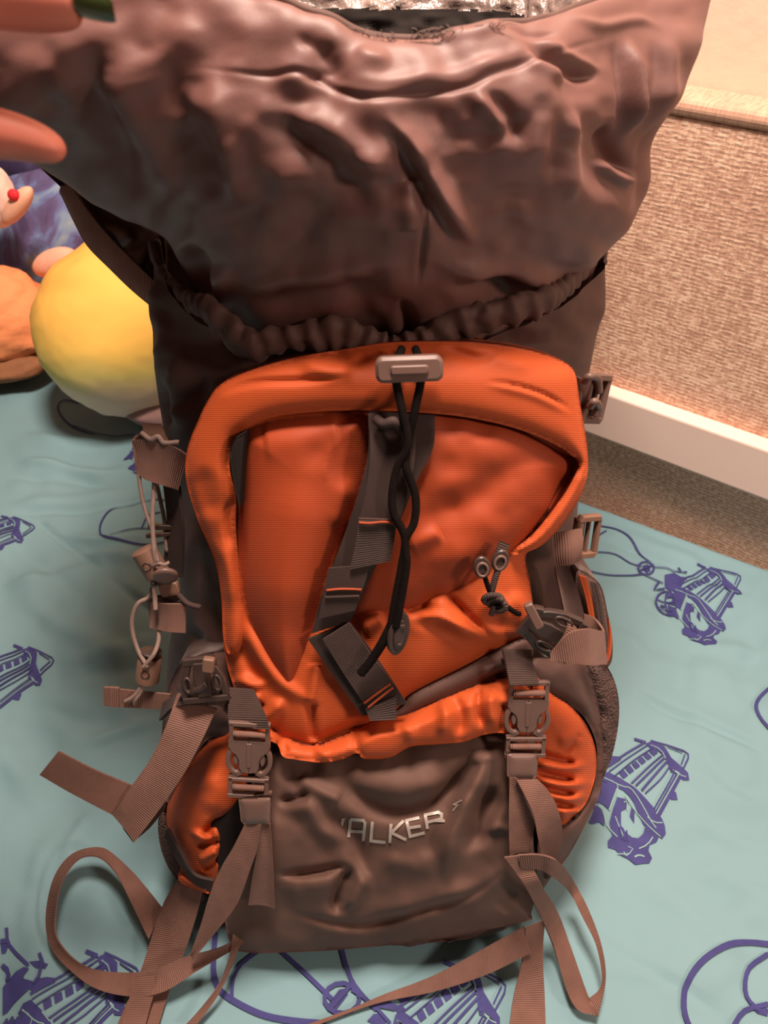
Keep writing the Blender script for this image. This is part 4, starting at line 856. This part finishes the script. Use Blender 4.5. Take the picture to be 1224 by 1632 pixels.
# left front: two tails below the buckle
strip(PA([(412,1312,.036),(409,1360,.034),(402,1400,.032),(396,1442,.030)]), PA([(431,1312,.036),(434,1360,.034),(436,1400,.033),(438,1448,.030)]), WEB, 'webbing_tail', BP, cross=7, curl=.002)
strip(np.array([*PA([(390,1314,.036),(372,1350,.036),(353,1382,.038),(335,1425,.040),(320,1475,.040)]), W(303,1522,.05)]), np.array([*PA([(416,1314,.038),(410,1352,.040),(397,1390,.042),(378,1440,.044),(346,1483,.044)]), W(305,1532,.052)]), WEB, 'webbing_tail', BP, cross=7, curl=.002)
def bz(l):
    P = np.array([Z(*p) for p in l]); h = bed_h(P[:, 0], P[:, 1])
    return np.array([Z(a, b, c+max(k, 0)+.001) for (a, b, c), k in zip(l, h)])
# left loop lying on the comforter
strip(bz([(259,1447,.030),(223,1402,.040),(189,1368,.040),(159,1351,.035),(116,1361,.026),(87,1398,.020),(74,1457,.016),(80,1504,.014),(104,1538,.012),(150,1574,.012),(210,1588,.016),(262,1580,.024),(318,1545,.036),(380,1508,.050),(420,1480,.058),(440,1455,.064)]),
      bz([(237,1497,.028),(210,1440,.036),(184,1391,.040),(157,1366,.044),(125,1370,.038),(99,1406,.032),(89,1457,.028),(92,1496,.024),(126,1534,.016),(170,1548,.014),(227,1549,.018),(258,1541,.028),(297,1524,.040),(359,1506,.051),(402,1470,.060),(414,1455,.066)]), WEB, 'webbing_loop', BP, m=160, cross=6, curl=.001)
strip(bz([(375,1453,.062),(368,1512,.050),(352,1563,.030),(326,1600,.018),(293,1636,.010)]), bz([(414,1456,.062),(382,1508,.052),(369,1540,.034),(345,1590,.018),(310,1638,.010)]), WEB, 'webbing_tail', BP)
# wide strap to the bottom left
strip(bz([(284,1400,.075),(258,1447,.045),(227,1540,.010),(206,1590,.006),(180,1650,.006)]), bz([(322,1420,.078),(310,1470,.048),(290,1530,.014),(270,1580,.007),(248,1650,.006)]), WEB, 'shoulder_webbing', BP, th=.0018, cross=7, label='wide webbing running off the bottom left')
strip(bz([(216,1556,.026),(210,1580,.020),(200,1610,.014),(192,1650,.012)]), bz([(248,1552,.028),(246,1580,.020),(238,1610,.014),(228,1650,.012)]), WEB, 'webbing_tail', BP)
# right front tails, twin hanging straps and loop
strip(PA([(812,1241,.038),(811,1290,.036),(811,1330,.034),(812,1364,.032)]), PA([(824,1241,.040),(838,1277,.040),(851,1314,.038),(842,1357,.034)]), WEB, 'webbing_tail', BP, cross=6, curl=.002)
strip(PA([(822,1242,.042),(836,1268,.046),(849,1297,.048),(856,1330,.044),(862,1364,.036)]), PA([(855,1241,.040),(877,1265,.046),(892,1300,.048),(895,1335,.042),(882,1376,.034)]), WEB, 'webbing_tail', BP, cross=6, curl=.002)
strip(np.array([*PA([(804,1366,.040),(822,1390,.042),(842,1421,.044)]), *bz([(880,1503,.030),(913,1600,.014),(953,1620,.014)])]), np.array([*PA([(836,1362,.044),(850,1385,.046),(864,1412,.046)]), *bz([(892,1462,.040),(924,1550,.022),(938,1592,.018)])]), WEB, 'webbing_loop', BP, cross=6)
strip(np.array([*PA([(826,1362,.046),(862,1362,.050),(892,1375,.050)]), *bz([(916,1408,.060),(940,1454,.050),(959,1508,.040),(965,1560,.028),(953,1620,.015)])]), np.array([*PA([(830,1382,.044),(862,1386,.048),(884,1400,.048)]), *bz([(908,1422,.055),(930,1465,.046),(951,1510,.038),(959,1568,.024),(938,1592,.016)])]), WEB, 'webbing_loop', BP, m=90, cross=6)
strip(bz([(836,1476,.060),(777,1508,.040),(696,1552,.018),(614,1584,.008),(560,1607,.006),(480,1636,.005)]), bz([(846,1518,.045),(777,1552,.026),(696,1579,.012),(614,1596,.008),(560,1613,.006),(490,1640,.005)]), WEB, 'webbing_tail', BP, m=70, label='long webbing trailing across the comforter')
strip(bz([(838,1478,.062),(831,1535,.030),(818,1590,.012),(810,1650,.006)]), bz([(868,1466,.066),(865,1520,.034),(868,1590,.012),(870,1650,.006)]), WEB, 'webbing_tail', BP, cross=6)
# left wide strap with folded end
strip(PA([(284,1104,.030),(264,1160,.046),(240,1210,.056),(206,1258,.060),(180,1298,.060)]), PA([(350,1120,.026),(322,1180,.040),(292,1235,.048),(254,1290,.054),(214,1342,.060)]), WEB, 'compression_strap', BP, th=.0018, cross=8, curl=.001, label='wide folded webbing strap at the left')
strip(PA([(94,1197,.052),(150,1226,.056),(212,1252,.056)]), PA([(64,1234,.050),(112,1262,.054),(180,1298,.058)]), WEB, 'strap_end', BP, th=.0018, cross=8)
strip(PA([(212,1342,.060),(240,1318,.048),(262,1290,.030)]), PA([(196,1320,.054),(232,1290,.040),(262,1262,.020)]), WEBD, 'strap_fold', BP, th=.0018)
strip(PA([(262,1118,.020),(300,1100,.028),(345,1098,.028),(372,1110,.026)]), PA([(256,1148,.018),(284,1126,.036),(340,1126,.034),(366,1140,.024)]), WEBD, 'strap_base', BP, th=.003, cross=7)
# left dark buckle seen edge-on
def small_buckle(px, py, dn, ang, s, mt, tilt=0, yaw=0, label=None):
    fr = frame(px, py, dn, ang, tilt=tilt, yaw=yaw); D = .005*s/.016; q = lambda P: [(x*s, y*s) for x, y in P]
    P = [([(-.35,-1),(.35,-1),(.42,.2),(.28,1),(-.28,1),(-.42,.2)], 0, 1.4), ([(-1.25,-1.0),(-.95,-1.1),(-.8,-.2),(-.55,.5),(-.35,1.0),(-.6,1.1),(-.95,.6),(-1.2,-.1)], 0, 1.1), ([(1.25,-1.0),(.95,-1.1),(.8,-.2),(.55,.5),(.35,1.0),(.6,1.1),(.95,.6),(1.2,-.1)], 0, 1.1),
         ([(-1.2,-1.35),(1.2,-1.35),(1.2,-1.0),(-1.2,-1.0)], 0, 1.3), ([(-.9,.85),(.9,.85),(.8,1.25),(-.8,1.25)], 0, 1.2)]
    b = multi([extr(q(p), a*D, c*D, fr, .0008) for p, a, c in P], mt, 'side_release_buckle', BP, label)
    for sg in (1, -1):
        c = [(sg*.78+.20*math.cos(t), -.25+.42*math.sin(t)) for t in np.linspace(0, 2*math.pi, 16, endpoint=False)]
        o, u, v, n = fr
        sweep([o+u*s*x+v*s*y+n*D*1.15 for x, y in c], .0013, mt, 'prong_ring', b, n=8, m=40, closed=True)
    return b
small_buckle(324, 1078, .034, 6, .0150, PLASTD, label='dark buckle above the left folded strap')
sweep(PA([(288,1096,.036),(300,1102,.040),(316,1098,.040),(330,1090,.038)]), .0032, PLASTD, 'buckle_lip', BP)
multi([extr(rect(-.0045, -.006, .0045, .006, .0015), 0, .006, frame(334, 1056, .044, -8), .001)], LOCKM, 'buckle_latch', BP)
# right dark buckle and big returning loop
small_buckle(874, 1000, .036, 62, .0165, PLASTD, yaw=-10, label='dark buckle holding the right webbing loop')
multi([extr(rect(-.0035, -.011, .0035, .011, .002), 0, .006, frame(849, 978, .046, 28), .001)], PLAST, 'buckle_latch', BP)
strip(PA([(908,980,.050),(900,1010,.052),(878,1040,.050)]), PA([(922,990,.046),(918,1018,.056),(900,1058,.056)]), WEB, 'webbing_fold', BP, th=.0018)
strip(PA([(878,1040,.050),(905,1010,.060),(936,1002,.062),(962,1006,.050)]), PA([(878,1052,.052),(912,1056,.062),(940,1060,.062),(966,1058,.048)]), WEB, 'returning_loop', BP, th=.0018, cross=7, label='webbing loop curling back at the right')
strip(PA([(962,1006,.050),(958,998,.030),(946,984,.020),(930,978,.020)]), PA([(966,1058,.048),(962,1040,.028),(946,1025,.020),(930,1015,.018)]), WEB, 'returning_loop', BP, th=.0018, cross=6)
# right compression strap and ladder buckle, upper right buckle
strip(PA([(880,850,.012),(905,846,.018),(926,842,.018)]), PA([(886,902,.012),(908,900,.020),(922,894,.020)]), WEB, 'compression_webbing', BP, th=.002, cross=6, curl=.003)
def ladder(px, py, dn, ang, s, mt, yaw=0):
    fr = frame(px, py, dn, ang, yaw=yaw); q = lambda P: [(x*s, y*s) for x, y in P]; D = .007*s/.016
    P = [([(-.75,-1.1),(-.45,-1.1),(-.45,1.1),(-.75,1.1)], 0, 1), ([(.5,-1.1),(.8,-1.1),(.8,1.1),(.5,1.1)], 0, 1), ([(-.75,1.0),(.8,1.0),(.7,1.35),(-.6,1.35)], -.3, 1.1), ([(-.75,-1.35),(.6,-1.35),(.8,-1.0),(-.75,-1.0)], -.3, 1.1), ([(-.02,-1.05),(.18,-1.05),(.18,1.05),(-.02,1.05)], -.2, .6), ([(-.7,-1.1),(.0,-1.1),(.0,1.1),(-.7,1.1)], -.9, -.1)]
    return multi([extr(q(p), a*D, c*D, fr, .0009) for p, a, c in P], mt, 'ladder_buckle', BP)
ladder(932, 853, .012, -3, .0130, LOCKM, yaw=22)
ub = ladder(943, 634, .0, -8, .0140, PLAST, yaw=30)
sweep(PA([(930,608,.012),(940,600,.020),(952,604,.014),(955,625,.010)]), .0030, PLAST, 'buckle_hook', BP); sweep(PA([(940,648,.014),(948,640,.020),(954,650,.012),(946,664,.010)]), .0030, PLAST, 'buckle_hook', BP)
strip(PA([(918,600,-.010),(930,604,.0),(940,606,.004)]), PA([(920,680,-.010),(930,676,.0),(938,668,.004)]), WEB, 'compression_webbing', BP, th=.002)
strip(PA([(884,905,.010),(895,960,.014),(905,1010,.012)]), PA([(905,900,.012),(925,960,.004),(935,1015,-.002)]), GREY, 'strap_sleeve', BP, th=.002, curl=.004, cross=6)
# left side: webbing loops, elastic cords and barrel locks
strip(PA([(300,726,.008),(278,712,.016),(245,700,.020),(212,702,.014)]), PA([(284,780,.006),(264,774,.016),(238,766,.020),(220,756,.014)]), WEB, 'side_webbing', BP, th=.002, cross=7, curl=.002)
strip(PA([(212,702,.014),(222,692,.0),(250,690,-.012),(275,700,-.02)]), PA([(220,756,.012),(226,744,-.004),(250,740,-.016),(270,745,-.02)]), WEB, 'side_webbing', BP, th=.002)
strip(PA([(228,676,-.004),(230,690,.006),(236,706,.010)]), PA([(258,678,-.004),(264,692,.006),(268,704,.010)]), LOCKM, 'webbing_end_tab', BP, th=.003)
sweep(PA([(226,690,.018),(240,700,.022),(252,696,.020),(262,706,.018),(285,705,.014)]), .0020, CORDG, 'elastic_cord', BP)
sweep(PA([(221,756,.014),(226,790,.016),(234,820,.018),(243,845,.020),(248,878,.022),(252,895,.022)]), .0016, CORDG, 'elastic_cord', BP)
sweep(PA([(246,766,.014),(245,790,.016),(243,820,.020),(244,850,.022),(246,878,.024),(248,900,.022)]), .0018, CORDG, 'elastic_cord', BP)
sweep(PA([(250,770,-.005),(256,800,-.004),(262,830,-.004),(266,880,-.004)]), .0016, CORDG, 'elastic_cord', BP)
def barrel(px, py, dn, ang, r, h, mt=LOCKM):
    fr = frame(px, py, dn, ang); 
    b = multi([lathe_frame([(r*.85, -h), (r, -h+.0012), (r, h-.0012), (r*.9, h)], fr)], mt, 'barrel_cord_lock', BP)
    multi([lathe_frame([(r*.62, h), (r*.62, h+.003), (r*.9, h+.0035), (r*.92, h+.005), (r*.8, h+.0058)], fr)], PLASTD, 'plunger', b)
    o, u, v, n = fr
    sweep([o+n*r*.98+u*.0032*math.cos(t)+v*.0032*math.sin(t) for t in np.linspace(0, 2*math.pi, 10, endpoint=False)], .0007, PLASTD, 'cord_hole', b, n=6, m=30, closed=True)
    return b
barrel(240, 896, .018, 205, .0102, .0125); barrel(237, 1066, .020, -12, .0098, .0120)
mb = MB(); o, u, v, n = frame(264, 918, .022, 15, tilt=35); V, F = lathe_frame([(.006, -.002), (.0095, -.0015), (.0100, 0), (.0095, .0015), (.006, .002)], (o, u, n, v), 22); mb.add(V, F)
mb.build('lock_cap', PLAST, BP)
sweep(PA([(245,902,.026),(254,898,.028),(262,900,.026),(270,896,.022)]), .0014, CORDG, 'elastic_cord', BP)
sweep(PA([(242,915,.020),(243,935,.018),(236,952,.020),(220,962,.022),(211,985,.022),(212,1010,.022),(220,1036,.024),(231,1056,.030),(235,1063,.031)]), .0018, CORDG, 'elastic_cord', BP)
sweep(PA([(245,915,.020),(247,950,.022),(248,972,.024)]), .0020, CORDG, 'elastic_cord', BP)
sweep(PA([(254,1004,.014),(252,1025,.020),(245,1043,.028),(233,1058,.031),(229,1063,.031)]), .0018, CORDG, 'elastic_cord', BP)
strip(PA([(296,962,.010),(268,962,.018),(236,960,.014)]), PA([(296,1008,.010),(268,1006,.018),(240,1000,.014)]), WEB, 'side_webbing', BP, th=.002, cross=6, curl=.001)
strip(PA([(234,958,.012),(250,950,.0),(280,948,-.01)]), PA([(240,968,.012),(258,962,.004),(290,960,.0)]), WEBD, 'side_webbing', BP, th=.002)
sweep(PA([(285,948,.010),(300,962,.012),(320,968,.008)]), .0022, WEBD, 'webbing_tuck', BP)
multi([extr(rect(-.011, -.0022, .011, .0022, .001), 0, .005, frame(260, 838, -.004, -2), .0006), extr(rect(-.012, -.0018, .010, .0018, .001), 0, .005, frame(258, 850, -.004, 6), .0006)], PLASTD, 'ladder_hook', BP)
strip(PA([(262,770,-.004),(268,830,-.004),(264,880,-.006),(262,920,-.01)]), PA([(286,775,.0),(292,830,.002),(292,880,.002),(290,920,.0)]), WEBFLAT, 'side_strap', BP, th=.003, curl=.002)
multi([extr(rect(-.008, -.006, .008, .006, .003), 0, .006, frame(272, 936, .0, 10), .001)], LOCKM, 'strap_keeper', BP)
# small hanging strap at the far left
strip(PA([(166,1097,.020),(190,1098,.022),(230,1102,.020),(272,1106,.014)]), PA([(168,1122,.020),(192,1126,.022),(230,1128,.020),(270,1130,.014)]), WEB, 'small_strap', BP, th=.002)
strip(PA([(166,1095,.0225),(178,1095,.0245),(190,1096,.0245)]), PA([(167,1123,.0225),(178,1125,.0245),(190,1126,.0245)]), WEB, 'strap_hem', BP, th=.003, smooth=False)
sweep(PA([(226,1090,.026),(220,1102,.026),(210,1112,.026),(199,1118,.025)]), .0017, CORDG, 'elastic_cord', BP); sweep(PA([(229,1090,.026),(224,1104,.026),(217,1114,.026),(214,1122,.024)]), .0017, CORDG, 'elastic_cord', BP)
# ================================================================ pillows and soft toys behind, on the left
def blob(name, c, rad, mt, rot=0, e=2.4, tilt=0, parent=None, n=64, fs=0, seed=1, roll=0):
    V = []; R = Matrix.Rotation(rot, 3, 'Z')@Matrix.Rotation(tilt, 3, 'X')@Matrix.Rotation(roll, 3, 'Y'); R = np.array(R)
    m2 = n//2
    def sg(a, p): return np.sign(a)*np.abs(a)**p
    ph = np.linspace(-math.pi/2, math.pi/2, m2+1); th = np.linspace(0, 2*math.pi, n, endpoint=False)
    PH, TH = np.meshgrid(ph, th, indexing='ij'); p = 2/e
    x = rad[0]*sg(np.cos(PH), 1)*sg(np.cos(TH), p); y = rad[1]*sg(np.cos(PH), 1)*sg(np.sin(TH), p); z = rad[2]*sg(np.sin(PH), 1.0)
    d = 1+fs*(vnoise(TH*2.5*np.cos(PH)+seed*3, PH*3.2, seed)+.4*vnoise(TH*7*np.cos(PH), PH*8, seed+3))
    G = np.stack([x*d, y*d, z*d], -1)@R.T
    F = grid_faces(m2+1, n)
    o = mk(name, G.reshape(-1, 3)+np.array(c), F, mt, None, uv=None)
    # put the object's origin at the blob centre
    o.data.transform(Matrix.Translation(-Vector(c))); o.location = c
    if parent: o.parent = parent; o.location = Vector(c)-wloc(parent)
    return o
def grad_mat(name, stops, rough=.75, axis='Z', dist=.0, scale=1.0, lo=-.2, hi=.2):
    def ex(nt, b, tc):
        N, L = nt.nodes, nt.links; sp = N.new('ShaderNodeSeparateXYZ'); L.new(tc.outputs['Object'], sp.inputs[0])
        nz = N.new('ShaderNodeTexNoise'); nz.inputs['Scale'].default_value = 6; L.new(tc.outputs['Object'], nz.inputs['Vector'])
        ad = N.new('ShaderNodeMath'); ad.operation = 'MULTIPLY_ADD'; L.new(nz.outputs[0], ad.inputs[0]); ad.inputs[1].default_value = dist; L.new(sp.outputs[axis], ad.inputs[2])
        mr = N.new('ShaderNodeMapRange'); mr.inputs[1].default_value = lo; mr.inputs[2].default_value = hi; L.new(ad.outputs[0], mr.inputs[0])
        r = N.new('ShaderNodeValToRGB'); e = r.color_ramp.elements; e[0].position = stops[0][0]; e[0].color = (*stops[0][1], 1); e[1].position = stops[-1][0]; e[1].color = (*stops[-1][1], 1)
        for p, c in stops[1:-1]: q = e.new(p); q.color = (*c, 1)
        L.new(mr.outputs[0], r.inputs[0]); L.new(r.outputs[0], b.inputs['Base Color'])
        n2 = N.new('ShaderNodeTexNoise'); n2.inputs['Scale'].default_value = 14; L.new(tc.outputs['Object'], n2.inputs['Vector'])
        bp = N.new('ShaderNodeBump'); bp.inputs['Strength'].default_value = .35; bp.inputs['Distance'].default_value = .012; L.new(n2.outputs[0], bp.inputs['Height']); L.new(bp.outputs[0], b.inputs['Normal'])
    return mat(name, (.8, .6, .2), rough, extra=ex)
YEL = grad_mat('yellow_lime_cream_plush', [(.0, (.88, .62, .48)), (.20, (.90, .68, .48)), (.36, (.80, .66, .20)), (.48, (.95, .62, .13)), (.75, (1.0, .50, .10)), (1, (1.0, .46, .10))], dist=.05, lo=-.09, hi=.21)
yc = T(226, 533, 1.30)+np.array([0, 0, .012])
yl = tag(blob('plush_toy', tuple(yc), (.170, .130, .150), YEL, rot=.3, tilt=-.15, fs=.02, seed=4), 'big round yellow plush cushion fading to cream at its base', 'plush toy')
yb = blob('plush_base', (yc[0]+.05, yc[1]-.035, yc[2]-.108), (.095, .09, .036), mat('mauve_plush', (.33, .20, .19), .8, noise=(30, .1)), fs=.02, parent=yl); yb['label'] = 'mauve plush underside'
ORP = mat('orange_plush', (.93, .32, .13), .8, noise=(14, .10), bump=('noise', 40, .4, .008))
oc = T(-4, 510, 1.42)
op_ = tag(blob('plush_toy', tuple(oc), (.110, .090, .094), ORP, rot=.2, fs=.05, seed=9, e=2.2), 'orange plush toy with a red patch at the left edge', 'plush toy')
bpch = blob('red_patch', tuple(oc+np.array([-.010, -.066, .020])), (.040, .032, .044), mat('red_plush', (.72, .10, .07), .8, noise=(30, .1)), fs=.03, parent=op_)
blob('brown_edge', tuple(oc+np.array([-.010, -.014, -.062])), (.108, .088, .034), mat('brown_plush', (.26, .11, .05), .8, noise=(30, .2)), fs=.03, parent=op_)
def tiedye(nt, b, tc):
    N, L = nt.nodes, nt.links; n = N.new('ShaderNodeTexNoise'); n.inputs['Scale'].default_value = 9; n.inputs['Detail'].default_value = 3; n.inputs['Distortion'].default_value = 1.6; L.new(tc.outputs['Object'], n.inputs['Vector'])
    r = N.new('ShaderNodeValToRGB'); e = r.color_ramp.elements; r.color_ramp.interpolation = 'EASE'
    e[0].position = .30; e[0].color = (.10, .07, .16, 1); e[1].position = .72; e[1].color = (.50, .55, .40, 1)
    for p, c in ((.44, (.16, .13, .28)), (.52, (.20, .25, .50)), (.60, (.30, .40, .55))): q = e.new(p); q.color = (*c, 1)
    L.new(n.outputs[0], r.inputs[0]); L.new(r.outputs[0], b.inputs['Base Color'])
TD = mat('blue_tie_dye', (.2, .25, .4), .8, extra=tiedye)
pc = T(58, 372, 1.52)
tag(blob('pillow', tuple(pc), (.200, .060, .112), TD, rot=-.55, tilt=-.5, fs=.03, seed=5, e=3.2, roll=-.35), 'blue and pale green tie-dye pillow propped behind the toys', 'pillow')
tag(blob('cushion', tuple(T(8, 262, 1.60)), (.095, .030, .053), mat('navy_velvet', (.045, .030, .085), .7, noise=(30, .2), sheen=.3), rot=-.5, tilt=-.3, fs=.03, seed=7, e=3), 'dark navy cushion at the very back left', 'cushion')
kc = T(-8, 312, 1.34)
kt = tag(blob('plush_toy', tuple(kc), (.034, .03, .055), mat('cream_plush', (.85, .62, .52), .85, noise=(30, .05), sheen=.2), fs=.04, seed=3), 'small cream plush toy with a red nose and peach paw', 'plush toy')
blob('red_nose', tuple(T(22, 311, 1.30)), (.010, .008, .010), mat('bright_red_felt', (.80, .03, .04), .6, noise=(30, .1)), parent=kt, n=24)
blob('peach_paw', tuple(T(28, 328, 1.325)), (.044, .018, .016), mat('peach_plush', (.90, .48, .33), .8, noise=(30, .1)), parent=kt, n=32, roll=-.75)
blob('peach_foot', tuple(T(88, 418, 1.41)), (.046, .02, .024), mat('peach_felt', (.90, .48, .33), .8, noise=(30, .1)), parent=kt, n=32, roll=-.35)
# ================================================================ the hand holding the collar open
HT = .275
def hp_(px, py, t): return T(px, py, t)
bm = bmesh.new(); sk = bm.verts.layers.skin.verify()
def chain(pts, start=None):
    prev = start
    for p, r in pts:
        v = bm.verts.new(Vector(p)); v[sk].radius = (r, r)
        if prev: bm.edges.new((prev, v))
        prev = v
    return prev
palm = bm.verts.new(Vector(hp_(-430, 110, .27))); palm[sk].radius = (.030, .022); palm[sk].use_root = True
wr = chain([(hp_(-640, 240, .25), .024), (hp_(-900, 420, .23), .028), (hp_(-1300, 700, .21), .036)], palm)
# knuckles and fingers; index nearest, the others lie behind it above the frame
chain([(hp_(-270, -10, .275), .0155), (hp_(-150, -25, .28), .0128), (hp_(-40, -12, .285), .0122), (hp_(40, 2, .288), .0116), (hp_(104, 8, .290), .0100), (hp_(134, 8, .291), .0066)], palm)
chain([(hp_(-280, -110, .285), .0145), (hp_(-150, -150, .30), .0115), (hp_(-30, -150, .31), .0104), (hp_(50, -135, .315), .0094), (hp_(112, -112, .318), .0078)], palm)
chain([(hp_(-310, -190, .295), .0138), (hp_(-190, -240, .31), .0110), (hp_(-80, -245, .325), .0098), (hp_(0, -230, .33), .0088), (hp_(60, -205, .335), .0074)], palm)
chain([(hp_(-350, -250, .30), .0120), (hp_(-250, -310, .32), .0095), (hp_(-170, -320, .33), .0084), (hp_(-110, -305, .335), .0076), (hp_(-60, -285, .34), .0062)], palm)
chain([(hp_(-330, 230, .27), .0175), (hp_(-180, 222, .29), .0130), (hp_(-80, 208, .305), .0108), (hp_(-10, 210, .31), .0108), (hp_(60, 226, .313), .0086), (hp_(108, 246, .315), .0050)], palm)
me = bpy.data.meshes.new('person'); bm.to_mesh(me); bm.free()
me.materials.append(SKIN)
HO_ = bpy.data.objects.new('person', me); COL.objects.link(HO_)
ho = hp_(-430, 110, .27); me.transform(Matrix.Translation(-Vector(ho))); HO_.location = ho
md = HO_.modifiers.new('skin', 'SKIN'); md.use_smooth_shade = True; md.branch_smoothing = .6
sd = HO_.modifiers.new('sub', 'SUBSURF'); sd.levels = 3; sd.render_levels = 3
tag(HO_, 'hand with a dark green fingernail pinching the open collar of the backpack', 'person')
def nail(px, py, t, ang, s=1.0, yaw=0):
    c = hp_(px, py, t); vd = (CAM-c)/np.linalg.norm(CAM-c)
    u = hp_(px+math.cos(ang)*20, py+math.sin(ang)*20, t)-c; u /= np.linalg.norm(u); v = np.cross(vd, u)
    q = Matrix.Rotation(yaw, 3, Vector(u)); nn = np.array(q@Vector(vd)); v = np.array(q@Vector(v))
    V = []; a_, b_ = 14, 10
    for i in range(a_+1):
        x = (i/a_*2-1); wd = .0052*s*math.sqrt(max(0.02, 1-abs(max(0, x)*.85)**2.6))
        for j in range(b_+1):
            y = (j/b_*2-1)*wd; V.append(c+u*x*.0062*s+v*y+nn*(.0016*s-(y*y)/(.008*s)-.0006*x*x))
    G = np.array(V).reshape(a_+1, b_+1, 3); G2 = G-nn*.0006; N_ = (a_+1)*(b_+1)
    F = grid_faces(a_+1, b_+1, False); F = F+[[k+N_ for k in f[::-1]] for f in F]
    rm = [j for j in range(b_+1)]+[i*(b_+1)+b_ for i in range(1, a_+1)]+[a_*(b_+1)+j for j in range(b_-1, -1, -1)]+[i*(b_+1) for i in range(a_-1, 0, -1)]
    F += [[rm[i], rm[(i+1) % len(rm)], rm[(i+1) % len(rm)]+N_, rm[i]+N_] for i in range(len(rm))]
    return mk('fingernail', np.concatenate([G.reshape(-1, 3), G2.reshape(-1, 3)]), F, NAIL, HO_)
nail(150, 13, .2850, .2, 1.25, yaw=.55)
nail(112, -118, .309, .2, 1.0, .6); nail(62, -212, .328, .3, .95, .6); nail(-58, -292, .334, .3, .8, .6)
